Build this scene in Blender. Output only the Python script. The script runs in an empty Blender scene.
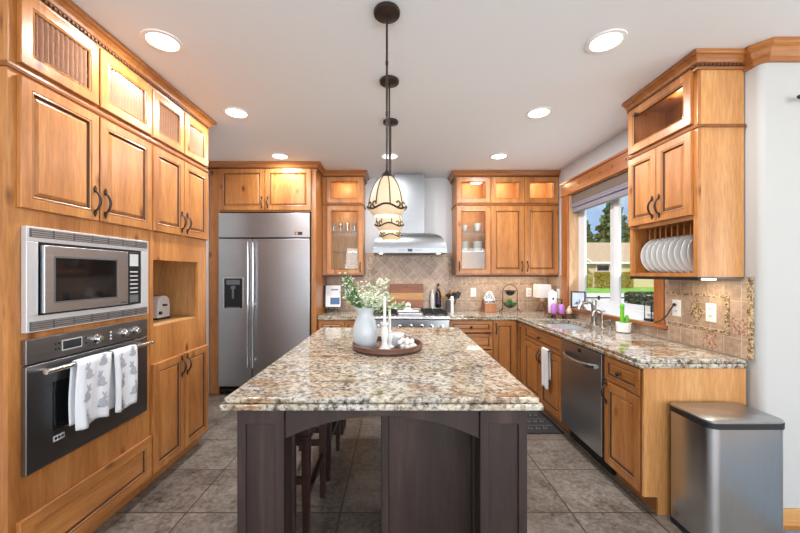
import bpy, bmesh, math, random
from mathutils import Matrix, Vector
random.seed(7)
sc = bpy.context.scene
COL = sc.collection
PI = math.pi

# ------------------------------------------------------------------ camera, world, sun, area lights, exposure
CAM_Z = 1.42
cam = bpy.data.cameras.new('camera'); camo = bpy.data.objects.new('camera', cam); COL.objects.link(camo)
camo.location = (0, 0, CAM_Z); camo.rotation_euler = (PI/2, 0, 0)
cam.sensor_width = 36; cam.lens = 352*36/800; cam.shift_x = 4/800; cam.shift_y = 7/800
cam.clip_start = .02; cam.clip_end = 400
sc.camera = camo
sc.view_settings.view_transform = 'Standard'; sc.view_settings.look = 'None'
sc.view_settings.gamma = 1; sc.view_settings.use_curve_mapping = False
sc.view_settings.exposure = 0.48
sc.cycles.caustics_reflective = False; sc.cycles.caustics_refractive = False
sc.cycles.sample_clamp_indirect = 4; sc.cycles.use_denoising = True
sc.cycles.max_bounces = 10; sc.cycles.diffuse_bounces = 5; sc.cycles.transparent_max_bounces = 16

def S(r, g, b, a=1):
    f = lambda c: (c/255/12.92) if c/255 <= .04045 else ((c/255+.055)/1.055)**2.4
    return (f(r), f(g), f(b), a)

world = bpy.data.worlds.new('sky'); sc.world = world; world.use_nodes = True
nt = world.node_tree; nt.nodes.clear()
_o = nt.nodes.new('ShaderNodeOutputWorld'); _b = nt.nodes.new('ShaderNodeBackground')
_tc = nt.nodes.new('ShaderNodeTexCoord'); _n = nt.nodes.new('ShaderNodeTexNoise'); _r = nt.nodes.new('ShaderNodeValToRGB')
_n.inputs['Scale'].default_value = 6; _n.inputs['Detail'].default_value = 6
_r.color_ramp.elements[0].position = .42; _r.color_ramp.elements[0].color = S(164, 198, 236)
_r.color_ramp.elements[1].position = .66; _r.color_ramp.elements[1].color = S(246, 248, 252)
nt.links.new(_tc.outputs['Generated'], _n.inputs['Vector']); nt.links.new(_n.outputs['Fac'], _r.inputs['Fac'])
nt.links.new(_r.outputs['Color'], _b.inputs['Color']); nt.links.new(_b.outputs[0], _o.inputs[0])
_b.inputs['Strength'].default_value = .8

def light(name, kind, loc, energy, color=(1, 1, 1), rot=(0, 0, 0), parent=None, **kw):
    d = bpy.data.lights.new(name, kind); d.energy = energy; d.color = color
    for k, v in kw.items(): setattr(d, k, v)
    o = bpy.data.objects.new(name, d); COL.objects.link(o); o.location = loc; o.rotation_euler = rot
    if parent: o.parent = parent
    return o
sun = light('sun', 'SUN', (-20, -10, 30), 3.4, (1, .96, .9), angle=.01)
sun.rotation_euler = Vector((.42, .60, -.68)).to_track_quat('-Z', 'Y').to_euler()
# added fill area lights behind the camera and on the dining side; windows unseen
light('rear_fill_light', 'AREA', (.9, -3.36, 1.45), 195, (.95, .975, 1), (PI/2+.62, 0, 0), shape='RECTANGLE', size=5.4, size_y=2.2)
light('dining_fill_light', 'AREA', (5.35, -.6, 1.45), 66, (.95, .975, 1), (PI/2+.62, 0, PI/2), shape='RECTANGLE', size=3.4, size_y=2.2)
light('kitchen_window_daylight', 'AREA', (2.36, 3.5, 1.62), 9, (.95, .98, 1), (PI/2+.65, 0, PI/2), shape='RECTANGLE', size=1.3, size_y=1.0)
DOWNLIGHT_W = 13

# ------------------------------------------------------------------ materials
MATS = {}
class NT:
    def __init__(s, name):
        s.m = bpy.data.materials.new(name); s.m.use_nodes = True; s.t = s.m.node_tree
        s.p = s.t.nodes['Principled BSDF']; MATS[name] = s.m
    def n(s, typ, **kw):
        x = s.t.nodes.new('ShaderNode' + typ)
        for k, v in kw.items():
            if k in x.inputs: x.inputs[k].default_value = v
            else: setattr(x, k, v)
        return x
    def l(s, a, b): s.t.links.new(a, b)
    def ramp(s, src, stops, interp='LINEAR'):
        r = s.n('ValToRGB'); e = r.color_ramp.elements; r.color_ramp.interpolation = interp
        while len(e) < len(stops): e.new(.5)
        for el, (p, c) in zip(e, stops): el.position = p; el.color = c if len(c) == 4 else (*c, 1)
        s.l(src, r.inputs[0]); return r.outputs[0]
    def mix(s, fac, a, b, mode='MIX'):
        x = s.n('Mix', data_type='RGBA', blend_type=mode)
        for i, v in ((0, fac), (6, a), (7, b)):
            if isinstance(v, (int, float)): x.inputs[i].default_value = v
            elif isinstance(v, tuple): x.inputs[i].default_value = v
            else: s.l(v, x.inputs[i])
        return x.outputs[2]
    def coord(s, scale=(1, 1, 1), rot=(0, 0, 0), loc=(0, 0, 0), rnd=0, out='Object'):
        tc = s.n('TexCoord'); mp = s.n('Mapping'); v = tc.outputs[out]
        if rnd:
            oi = s.n('ObjectInfo'); mu = s.n('Math', operation='MULTIPLY'); mu.inputs[1].default_value = rnd
            s.l(oi.outputs['Random'], mu.inputs[0]); ad = s.n('VectorMath', operation='ADD')
            s.l(v, ad.inputs[0]); s.l(mu.outputs[0], ad.inputs[1]); v = ad.outputs[0]
        s.l(v, mp.inputs[0]); mp.inputs['Scale'].default_value = scale; mp.inputs['Rotation'].default_value = rot
        mp.inputs['Location'].default_value = loc
        return mp.outputs[0]
    def noise(s, vec, scale, detail=4, rough=.55, dist=0):
        x = s.n('TexNoise', Scale=scale, Detail=detail, Roughness=rough, Distortion=dist); s.l(vec, x.inputs['Vector']); return x.outputs['Fac']
    def bump(s, h, strength=.2, dist=.002):
        b = s.n('Bump', Strength=strength, Distance=dist); s.l(h, b.inputs['Height']); s.l(b.outputs[0], s.p.inputs['Normal'])
    def set(s, **kw):
        for k, v in kw.items():
            i = s.p.inputs[k.replace('_', ' ')]
            if hasattr(v, 'is_linked') or hasattr(v, 'links'): s.l(v, i)
            else: i.default_value = v
        return s.m

def plain(name, c, rough=.5, metal=0, **kw):
    return NT(name).set(Base_Color=c, Roughness=rough, Metallic=metal, **kw)

def wood(name, c1, c2, c3, axis='z', knots=True, rough=.34, rnd=23):
    k = NT(name)
    sc1 = {'z': (1, 1, .1), 'x': (.1, 1, 1), 'y': (1, .1, 1)}[axis]
    sck = {'z': (1, 1, .55), 'x': (.55, 1, 1), 'y': (1, .55, 1)}[axis]
    v = k.coord(sc1, rnd=rnd)
    base = k.ramp(k.noise(v, 9, 5, .6, .8), [(.28, c1), (.52, c2), (.74, c3)])
    fine = k.ramp(k.noise(v, 90, 3, .6), [(.3, (.80, .78, .74)), (.62, (1.06, 1.06, 1.06))])
    col = k.mix(1.0, base, fine, 'MULTIPLY')
    big = k.ramp(k.noise(k.coord((1, 1, 1), rnd=rnd), 1.6, 2), [(.3, (.90, .86, .80)), (.7, (1.06, 1.05, 1.03))])
    col = k.mix(1.0, col, big, 'MULTIPLY')
    if knots:
        vv = k.coord(sck, rnd=rnd)
        vo = k.n('TexVoronoi', Scale=5.6); k.l(vv, vo.inputs['Vector'])
        kn = k.ramp(vo.outputs['Distance'], [(.03, (.16, .10, .07)), (.085, (.62, .52, .42)), (.16, (1, 1, 1))])
        col = k.mix(1.0, col, kn, 'MULTIPLY')
    k.set(Base_Color=col, Roughness=rough)
    k.p.inputs['Coat Weight'].default_value = .12; k.p.inputs['Coat Roughness'].default_value = .25
    k.bump(k.noise(v, 90, 3), .06, .001)
    return k.m
A1, A2, A3 = S(150, 93, 45), S(179, 118, 63), S(199, 141, 82)
wood('alder', A1, A2, A3); wood('alder_horizontal', A1, A2, A3, 'x')
wood('maple_side', S(186, 128, 74), S(202, 146, 90), S(214, 164, 108), knots=False)
wood('cabinet_inside', S(190, 138, 86), S(208, 160, 106), S(220, 176, 124), knots=False, rough=.5)
wood('crown_wood', S(142, 86, 42), S(166, 106, 56), S(184, 126, 72), 'x', knots=False)
wood('belt_wood', S(120, 70, 34), S(140, 86, 44), S(156, 100, 56), 'x', knots=False, rough=.8)
plain('glaze', S(72, 41, 21), .6)
plain('dentil_dark', S(62, 42, 28), .6); plain('dentil_brown', S(104, 60, 28), .55)  # second colour is the brown wood of the dentil blocks
wood('espresso', S(33, 21, 18), S(48, 33, 29), S(70, 53, 47), knots=False, rough=.6); MATS['espresso'].node_tree.nodes['Principled BSDF'].inputs['Coat Weight'].default_value = 0
wood('stool_wood', S(34, 20, 17), S(50, 31, 26), S(64, 42, 34), knots=False, rough=.35)
wood('walnut_tray', S(84, 52, 42), S(112, 76, 62), S(140, 104, 88), 'x', knots=False, rough=.5)
wood('acacia_board', S(112, 62, 30), S(150, 88, 44), S(184, 122, 66), 'x', knots=False, rough=.45)
wood('acacia_light', S(180, 122, 66), S(206, 150, 88), S(222, 172, 110), 'x', knots=False, rough=.45)
wood('block_wood', S(150, 92, 56), S(176, 116, 74), S(192, 134, 92), knots=False, rough=.5)
wood('red_wood', S(96, 44, 26), S(126, 62, 36), S(146, 80, 48), 'x', knots=False, rough=.5)
wood('oak_floor', S(176, 124, 70), S(200, 150, 92), S(214, 168, 112), 'x', knots=False, rough=.4)
wood('window_wood', S(150, 88, 44), S(176, 108, 56), S(192, 124, 70), 'z')
wood('window_wood_along', S(150, 88, 44), S(176, 108, 56), S(192, 124, 70), 'y')
wood('jamb_wood', S(196, 156, 118), S(212, 176, 140), S(224, 192, 158), knots=False)

def painted(name, c, rough=.7, sc_=180, st=.12):
    k = NT(name); k.set(Base_Color=c, Roughness=rough); k.bump(k.noise(k.coord(), sc_, 2), st, .001); return k.m
painted('ceiling_paint', S(236, 240, 246), .85); painted('wall_paint', S(204, 205, 207), .75)
painted('white_paint', S(187, 186, 183), .75)
plain('vinyl_white', S(220, 224, 228), .4); plain('white_plastic', S(238, 238, 236), .35); plain('white_ceramic', S(220, 220, 218), .18)
plain('matte_white', S(232, 230, 226), .55); plain('wax', S(224, 221, 213), .5); plain('pitcher_glaze', S(184, 191, 195), .25)
plain('black', S(14, 14, 15), .35); plain('black_rubber', S(22, 22, 23), .6); plain('bronze', S(58, 45, 39), .42, .5)
plain('iron', S(26, 25, 26), .5, .4); plain('black_glass', S(16, 18, 21), .06, 0); plain('chrome', S(222, 224, 226), .12, 1)
plain('brushed_silver', S(206, 207, 209), .3, .35); plain('nickel', S(186, 184, 180), .26, 1); plain('gray_plastic', S(96, 98, 100), .4); plain('display_gray', S(40, 46, 48), .15)
plain('matte_black', S(8, 8, 8), .9); plain('light_gray', S(190, 192, 194), .5); plain('cord_black', S(18, 18, 18), .5)  # first one is a plain near-black, assigned to nothing
plain('purple_label', S(190, 122, 202), .4); plain('wine_label', S(54, 30, 62), .4); plain('wine_glass', S(20, 22, 16), .08)
plain('gold_foil', S(190, 150, 80), .35, .8); plain('cream_soap', S(226, 212, 180), .3)
plain('navy', S(30, 36, 58), .5); plain('cactus_green', S(104, 186, 40), .55); plain('soil', S(58, 44, 34), .95)
plain('fruit_green', S(66, 110, 44), .4); plain('fruit_dark', S(44, 40, 30), .45); plain('spoon_wood', S(196, 140, 84), .55)
plain('leaf_green', S(86, 128, 66), .55); plain('leaf_pale', S(176, 196, 150), .55); plain('blossom', S(240, 240, 224), .6)
plain('stem_green', S(96, 128, 70), .6); plain('towel_white', S(232, 230, 228), .95); plain('rabbit_gray', S(166, 168, 174), .95)
plain('linen', S(222, 224, 228), .95); plain('mat_dark', S(42, 40, 40), .9); plain('mat_print', S(126, 124, 120), .9)
plain('paper', S(240, 240, 240), .7); plain('photo_blue', S(70, 104, 150), .5); plain('photo_sky', S(206, 218, 230), .5)
plain('rug_blue', S(128, 140, 150), .95); plain('house_paint', S(208, 186, 146), .8); plain('house_white', S(236, 234, 228), .7)
plain('street_concrete', S(214, 208, 200), .85); plain('curb', S(190, 186, 178), .9); plain('trunk', S(86, 64, 48), .9)

def leafy(name, a, b):
    k = NT(name); k.set(Base_Color=k.ramp(k.noise(k.coord(), 5, 3), [(.35, a), (.65, b)]), Roughness=.7); return k.m
leafy('lawn_green', S(104, 160, 40), S(136, 186, 56)); leafy('conifer', S(34, 62, 30), S(92, 124, 62))
leafy('hedge_gold', S(136, 128, 40), S(186, 160, 64)); leafy('hedge_dark', S(30, 44, 24), S(62, 78, 44))
leafy('bush_gold', S(170, 156, 70), S(200, 186, 100))
k = NT('roof_shingle'); k.set(Base_Color=k.ramp(k.noise(k.coord((1, 3, 3)), 5, 3), [(.3, S(160, 138, 112)), (.7, S(192, 170, 140))]), Roughness=.9)

def steel(name, c, rough, axis, aniso=.4):
    k = NT(name); s_ = {'x': (.02, 1, 1), 'z': (1, 1, .02)}[axis]
    nz = k.noise(k.coord(s_), 300, 2)
    k.set(Base_Color=k.mix(.06, c, k.ramp(nz, [(.3, (.3, .3, .3)), (.7, (.9, .9, .9))])), Metallic=1.0, Roughness=rough+.03)
    return k.m
steel('stainless', S(178, 180, 183), .27, 'x'); steel('stainless_bright', S(206, 207, 209), .22, 'x')
steel('stainless_dark', S(132, 132, 134), .30, 'x'); steel('can_steel', S(186, 188, 191), .25, 'z')
steel('hood_steel', S(142, 144, 146), .34, 'x')

# granite: cream field, rust and blue-grey drifts, dark flecks
k = NT('granite')
v = k.coord((1, 1, 1), rot=(0, 0, .6)); vs = k.coord((.6, 1.5, 1), rot=(0, 0, .5))
n1 = k.noise(vs, 2.6, 5, .62, 1.2); n2 = k.noise(vs, 4.2, 6, .66, 1.4); n3 = k.noise(v, 46, 5, .7); n4 = k.noise(v, 10.5, 6, .68, 1.6)
base = k.ramp(n4, [(.30, S(96, 82, 66)), (.41, S(156, 142, 120)), (.53, S(200, 192, 174)), (.66, S(176, 170, 158)), (.78, S(122, 116, 108))])
rust = k.ramp(n1, [(.53, (0, 0, 0)), (.64, (1, 1, 1))])
col = k.mix(rust, base, k.ramp(n4, [(.34, S(92, 66, 46)), (.5, S(150, 116, 84)), (.64, S(186, 164, 136))]))
gray = k.ramp(n2, [(.50, (0, 0, 0)), (.60, (1, 1, 1))])
grayc = k.mix(gray, col, k.ramp(n3, [(.38, S(92, 92, 94)), (.5, S(158, 156, 150)), (.64, S(208, 204, 196))]))
col = k.mix(.8, col, grayc)
fl = k.ramp(n3, [(.38, (.13, .11, .10)), (.45, (.66, .61, .56)), (.52, (1, 1, 1))])
col = k.mix(.85, col, k.mix(1.0, col, fl, 'MULTIPLY'))
vo = k.n('TexVoronoi', Scale=70); k.l(v, vo.inputs['Vector'])
col = k.mix(.45, col, k.mix(1.0, col, k.ramp(vo.outputs['Color'], [(.12, (.2, .18, .17)), (.3, (1, 1, 1)), (.8, (1.1, 1.1, 1.1))]), 'MULTIPLY'))
k.set(Base_Color=col, Roughness=.07)
k.p.inputs['IOR'].default_value = 1.55

def tile(name, w, h, c_lo, c_hi, grout, plane='xy', rot=0, off=(0, 0), gw=.004, rough=.4, offset=0., mott=(3, 30), var=.5, rnds=(0.86, 1.06), bumpy=.3):
    k = NT(name)
    tc = k.n('TexCoord'); src = tc.outputs['Object']
    if plane == 'xz':
        sx = k.n('SeparateXYZ'); cx = k.n('CombineXYZ'); k.l(src, sx.inputs[0]); k.l(sx.outputs[0], cx.inputs[0]); k.l(sx.outputs[2], cx.inputs[1]); src = cx.outputs[0]
    mp = k.n('Mapping'); k.l(src, mp.inputs[0]); mp.inputs['Rotation'].default_value = (0, 0, rot); mp.inputs['Location'].default_value = (off[0], off[1], 0)
    br = k.n('TexBrick', offset=offset, squash=1.0); k.l(mp.outputs[0], br.inputs['Vector'])
    br.inputs['Scale'].default_value = 1; br.inputs['Brick Width'].default_value = w; br.inputs['Row Height'].default_value = h
    br.inputs['Mortar Size'].default_value = gw/2; br.inputs['Mortar Smooth'].default_value = .1; br.inputs['Bias'].default_value = 0
    br.inputs['Color1'].default_value = (rnds[0],)*3 + (1,); br.inputs['Color2'].default_value = (rnds[1],)*3 + (1,); br.inputs['Mortar'].default_value = (1, 1, 1, 1)
    v = k.coord(); a = k.noise(v, mott[0], 6, .65, .6); b = k.noise(v, mott[1], 5, .65, .3)
    m = k.n('Math', operation='ADD'); k.l(a, m.inputs[0]); k.l(b, m.inputs[1])
    m2 = k.n('Math', operation='MULTIPLY'); k.l(m.outputs[0], m2.inputs[0]); m2.inputs[1].default_value = .5
    col = k.ramp(m2.outputs[0], [(.36, c_lo), (.62, c_hi)])
    col = k.mix(1.0, col, br.outputs['Color'], 'MULTIPLY')
    col = k.mix(br.outputs['Fac'], col, grout)
    k.set(Base_Color=col, Roughness=rough)
    inv = k.n('Math', operation='SUBTRACT'); inv.inputs[0].default_value = 1; k.l(br.outputs['Fac'], inv.inputs[1])
    ad = k.n('Math', operation='MULTIPLY_ADD'); k.l(b, ad.inputs[0]); ad.inputs[1].default_value = .35; k.l(inv.outputs[0], ad.inputs[2])
    k.bump(ad.outputs[0], bumpy, .003); return k
k = tile('slate_floor', .457, .457, S(72, 63, 56), S(146, 135, 124), S(64, 55, 48), off=(.330, -2.09+.457*8), gw=.009, rough=.32, mott=(5.5, 34), rnds=(.78, 1.06), bumpy=.25)
T1, T2, TG = S(152, 124, 104), S(200, 174, 150), S(204, 184, 164)
tile('travertine_square', .112, .112, T1, T2, TG, 'xz', off=(0, -.918+.112*9), gw=.004, rough=.38, mott=(7, 40))
tile('travertine_large', .23, .21, T1, T2, TG, 'xz', off=(.05, -1.063+.21*6), gw=.004, rough=.38, mott=(6, 40))
tile('travertine_diagonal', .108, .108, T1, T2, TG, 'xz', rot=PI/4, gw=.008, rough=.38, mott=(7, 40), rnds=(.82, 1.2))
k = NT('mosaic'); vo = k.n('TexVoronoi', Scale=110, feature='F1'); k.l(k.coord(), vo.inputs['Vector'])
sp = k.n('SeparateColor'); k.l(vo.outputs['Color'], sp.inputs[0])
k.set(Base_Color=k.ramp(sp.outputs[0], [(0, S(92, 70, 50)), (.14, S(140, 112, 80)), (.32, S(180, 152, 112)), (.52, S(204, 180, 146)), (.8, S(160, 134, 102)), (.93, S(104, 92, 76))], 'CONSTANT'), Roughness=.3)

k = NT('accent_stone'); k.set(Base_Color=k.ramp(k.noise(k.coord(), 60, 4, .7), [(.36, S(110, 70, 58)), (.48, S(176, 138, 116)), (.62, S(206, 180, 156))]), Roughness=.35)
def glassy(name, tint, refl, diff=0., diffc=(.8, .8, .8, 1), rough=.02, ribs=False):
    k = NT(name); t = k.t; t.nodes.remove(k.p)
    out = [n for n in t.nodes if n.type == 'OUTPUT_MATERIAL'][0]
    tr = k.n('BsdfTransparent', Color=tint); gl = k.n('BsdfGlossy', Roughness=rough); mx = k.n('MixShader', Fac=refl)
    k.l(tr.outputs[0], mx.inputs[1]); k.l(gl.outputs[0], mx.inputs[2]); last = mx.outputs[0]
    if diff:
        d = k.n('BsdfDiffuse', Color=diffc); m2 = k.n('MixShader', Fac=diff); k.l(last, m2.inputs[1]); k.l(d.outputs[0], m2.inputs[2]); last = m2.outputs[0]
    k.l(last, out.inputs[0]); return k.m
glassy('clear_pane', (.97, .98, .98, 1), .05); glassy('cabinet_glass', (.96, .97, .96, 1), .035)
glassy('reeded_glass', (.93, .88, .82, 1), .16, .34, S(214, 162, 130), .14); glassy('tumbler_glass', (.93, .95, .95, 1), .18)

def emit(name, c, strength, base=None):
    k = NT(name); k.set(Base_Color=base or c, Roughness=.5); k.p.inputs['Emission Color'].default_value = c; k.p.inputs['Emission Strength'].default_value = strength; return k.m
emit('lamp_disc', (1, .97, .9, 1), 5.0); emit('shade_glass', S(250, 218, 176), .14, S(218, 192, 158)); emit('led_strip', (1, .9, .72, 1), 2.5)
k = NT('woven_shade'); k.set(Base_Color=k.ramp(k.noise(k.coord((1, 8, 60)), 12, 3), [(.35, S(92, 78, 70)), (.65, S(136, 120, 110))]), Roughness=.9)
k = NT('shade_lining'); k.set(Base_Color=k.ramp(k.noise(k.coord((1, 4, 60)), 12, 3), [(.35, S(120, 116, 128)), (.65, S(158, 154, 164))]), Roughness=.9)
M = MATS

# ------------------------------------------------------------------ helpers
class MB:
    def __init__(s): s.bm = bmesh.new(); s.mi = 0; s.X = Matrix()
    def v(s, p): return s.bm.verts.new(s.X @ Vector(p))
    def f(s, vs):
        try: q = s.bm.faces.new(vs); q.material_index = s.mi; return q
        except ValueError: return None
    def box(s, x0, x1, y0, y1, z0, z1):
        a = [s.v(p) for p in ((x0,y0,z0),(x1,y0,z0),(x1,y1,z0),(x0,y1,z0),(x0,y0,z1),(x1,y0,z1),(x1,y1,z1),(x0,y1,z1))]
        for q in ((3,2,1,0),(4,5,6,7),(0,1,5,4),(1,2,6,5),(2,3,7,6),(3,0,4,7)): s.f([a[i] for i in q])
        return s
    def loft(s, rings, close=True, caps=True):
        R = [[s.v(p) for p in r] for r in rings]; n = len(R[0])
        for a, b in zip(R, R[1:]):
            for i in range(n if close else n-1):
                j = (i+1) % n; s.f([a[i], a[j], b[j], b[i]])
        if caps: s.f(R[0][::-1]); s.f(R[-1])
        return s
    def lathe(s, prof, cx=0, cy=0, seg=24, caps=True, wob=None):
        return s.loft([[(cx + r*math.cos(2*PI*i/seg)*(wob(i) if wob else 1), cy + r*math.sin(2*PI*i/seg)*(wob(i) if wob else 1), z) for i in range(seg)] for r, z in prof], True, caps)
    def cyl(s, c, r, z0, z1, seg=20): return s.lathe([(r, z0), (r, z1)], c[0], c[1], seg)
    def tube(s, pts, r, seg=8):
        pts = [Vector(p) for p in pts]; rings = []
        for i, p in enumerate(pts):
            d = (pts[min(i+1, len(pts)-1)] - pts[max(i-1, 0)]).normalized()
            u = d.orthogonal().normalized() if i == 0 else (u - d*u.dot(d)).normalized()
            w = d.cross(u); rr = r[i] if isinstance(r, (list, tuple)) else r
            rings.append([p + (u*math.cos(2*PI*k/seg) + w*math.sin(2*PI*k/seg))*rr for k in range(seg)])
        return s.loft(rings)
    def prism(s, poly, axis, a, b):
        g = {'x': lambda p, t: (t, p[0], p[1]), 'y': lambda p, t: (p[0], t, p[1]), 'z': lambda p, t: (p[0], p[1], t)}[axis]
        return s.loft([[g(p, a) for p in poly], [g(p, b) for p in poly]])
    def ball(s, c, r, seg=14, rings=8):
        r = r if isinstance(r, (tuple, list)) else (r, r, r)
        return s.loft([[(c[0]+r[0]*math.sin(t)*math.cos(2*PI*i/seg), c[1]+r[1]*math.sin(t)*math.sin(2*PI*i/seg), c[2]-r[2]*math.cos(t)) for i in range(seg)]
                       for t in [max(.02, min(PI-.02, PI*k/rings)) for k in range(rings+1)]])
    def build(s, name, mats, parent=None, bevel=0, smooth=False, seg=2, solid=0, sub=0):
        bmesh.ops.recalc_face_normals(s.bm, faces=s.bm.faces)
        me = bpy.data.meshes.new(name); s.bm.to_mesh(me); s.bm.free()
        for m in (mats if isinstance(mats, (list, tuple)) else [mats]): me.materials.append(M[m])
        o = bpy.data.objects.new(name, me); COL.objects.link(o)
        if parent: o.parent = parent
        if smooth or bevel:
            for p in me.polygons: p.use_smooth = True
            me.set_sharp_from_angle(angle=math.radians(42))
        if solid: q = o.modifiers.new('solid', 'SOLIDIFY'); q.thickness = solid; q.offset = 0
        if bevel:
            q = o.modifiers.new('bevel', 'BEVEL'); q.width = bevel; q.segments = seg; q.limit_method = 'ANGLE'; q.angle_limit = math.radians(40); q.harden_normals = True
        if sub: q = o.modifiers.new('sub', 'SUBSURF'); q.levels = sub; q.render_levels = sub
        return o
def slab(m, xs, ys, keep, z0, z1):
    V = {}
    def g(i, j, z): 
        k_ = (i, j, z)
        if k_ not in V: V[k_] = m.v((xs[i], ys[j], z))
        return V[k_]
    ok = {(i, j) for i in range(len(xs)-1) for j in range(len(ys)-1) if keep((xs[i]+xs[i+1])/2, (ys[j]+ys[j+1])/2)}
    for i, j in ok:
        m.f([g(i, j, z1), g(i+1, j, z1), g(i+1, j+1, z1), g(i, j+1, z1)]); m.f([g(i, j+1, z0), g(i+1, j+1, z0), g(i+1, j, z0), g(i, j, z0)])
        for (di, dj), (a, b) in {(-1, 0): ((i, j), (i, j+1)), (1, 0): ((i+1, j), (i+1, j+1)), (0, -1): ((i, j), (i+1, j)), (0, 1): ((i, j+1), (i+1, j+1))}.items():
            if (i+di, j+dj) not in ok: m.f([g(*a, z0), g(*b, z0), g(*b, z1), g(*a, z1)])
def bx(name, m, parent, *b, bevel=0): return MB().box(*b).build(name, m, parent, bevel)
def tag(o, label, cat, group=None):
    o['label'] = label; o['category'] = cat
    if group: o['group'] = group
    return o
def E(name, label, cat, loc, rz=0, group=None):
    o = bpy.data.objects.new(name, None); COL.objects.link(o); o.location = loc; o.rotation_euler = (0, 0, rz); o.empty_display_size = .1
    return tag(o, label, cat, group)
def ST(o): o['kind'] = 'structure'; return o
def dup(root, loc, label, rz=None):
    r = root.copy(); COL.objects.link(r); r.location = loc; r['label'] = label
    if rz is not None: r.rotation_euler = (0, 0, rz)
    for ch in list(root.children):
        c = ch.copy(); COL.objects.link(c); c.parent = r
        for g in ch.children:
            d = g.copy(); COL.objects.link(d); d.parent = c
    return r
def sweep(mb, path, prof):
    """prof = [(outward, z)], path = XY points; outward is to the right of the walking direction"""
    P = [Vector(p) for p in path]; rings = []
    for i, p in enumerate(P):
        ns = []
        for a, b in ((i-1, i), (i, i+1)):
            if 0 <= a and b < len(P):
                d = (P[b]-P[a]).normalized(); ns.append(Vector((d.y, -d.x)))
        n = ns[0] if len(ns) == 1 else (ns[0]+ns[1]) / (1 + ns[0].dot(ns[1]))
        rings.append([(p.x+n.x*o, p.y+n.y*o, z) for o, z in prof])
    return mb.loft(rings)

CEIL, YB, XL, XR = 2.72, 4.80, -2.20, 2.07

# ------------------------------------------------------------------ structure
ST(bx('floor', 'slate_floor', None, XL, 2.07, -3.5, YB, -.06, 0))
ST(bx('floor_dining', 'oak_floor', None, 2.071, 5.5, -3.5, 1.99, -.06, 0))
ST(bx('ceiling', 'ceiling_paint', None, XL-.1, 5.6, -5.2, YB+.12, CEIL, CEIL+.1))  # overruns the rear wall as an unseen eave, added to block the sun
ST(bx('wall_left', 'wall_paint', None, XL-.1, XL, -3.6, YB+.12, -.06, CEIL))
ST(bx('wall_back', 'wall_paint', None, XL, XR+.16, YB, YB+.12, -.06, CEIL))
WY0, WY1, WZ0, WZ1 = 2.80, 4.21, 1.02, 2.36      # kitchen window opening
m = MB()
m.box(XR, XR+.16, WY1, YB, 0, CEIL); m.box(XR, XR+.16, 2.14, WY0, 0, CEIL)
m.box(XR, XR+.16, WY0, WY1, 0, WZ0); m.box(XR, XR+.16, WY0, WY1, WZ1, CEIL)
ST(m.build('wall_right', 'wall_paint'))
# dining-side wall facing the camera, with a rounded corner
m = MB(); r = .035
poly = [(5.5, 1.99), (5.5, 2.139), (XR, 2.139)] + [(XR + r - r*math.cos(t), 1.99 + r - r*math.sin(t)) for t in [k*PI/2/6 for k in range(7)]]
m.prism(poly, 'z', 0, CEIL)
ST(m.build('wall_front', 'white_paint', None, smooth=True))
ST(bx('baseboard_front', 'oak_floor', None, 2.085, 5.49, 1.976, 1.99, 0, .095, bevel=.003))
m = MB(); m.box(XL, -2.0, -3.6, -3.5, 0, CEIL); m.box(3.8, 5.5, -3.6, -3.5, 0, CEIL); m.box(-2.0, 3.8, -3.6, -3.5, 0, .3); m.box(-2.0, 3.8, -3.6, -3.5, 2.6, CEIL)
ST(m.build('wall_rear', 'wall_paint'))
m = MB(); m.box(5.5, 5.6, -3.6, -2.4, 0, CEIL); m.box(5.5, 5.6, 1.2, 2.14, 0, CEIL); m.box(5.5, 5.6, -2.4, 1.2, 0, .3); m.box(5.5, 5.6, -2.4, 1.2, 2.6, CEIL)
ST(m.build('wall_side', 'wall_paint'))
for nm, pts in (('rear_fill_window', [(-2.0, -.07), (1.0, -.07), (3.8, -.07)]), ):  # unseen window frame, added with the rear opening for the fill light
    w = bpy.data.objects.new(nm, None); COL.objects.link(w); w['kind'] = 'structure'; w.location = (0, -3.5, 0)
    m = MB()
    for xx in (-2.0, -.05, 1.85, 3.75): m.box(xx, xx+.05, -.07, -.02, .3, 2.6)
    m.box(-2.0, 3.8, -.07, -.02, .3, .36); m.box(-2.0, 3.8, -.07, -.02, 2.54, 2.6); m.build('window_frame', 'vinyl_white', w)
# crown on the dining wall
CROWN = [(0, 2.612), (.014, 2.612), (.016, 2.640), (.026, 2.652), (.034, 2.682), (.052, 2.694), (.058, 2.700), (.058, 2.7185), (0, 2.7185)]
m = MB(); sweep(m, [(XR-.002, 2.08), (XR-.002, 2.03), (XR+.033, 1.988), (5.49, 1.988)], CROWN)
ST(m.build('trim_1', 'crown_wood'))

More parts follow.
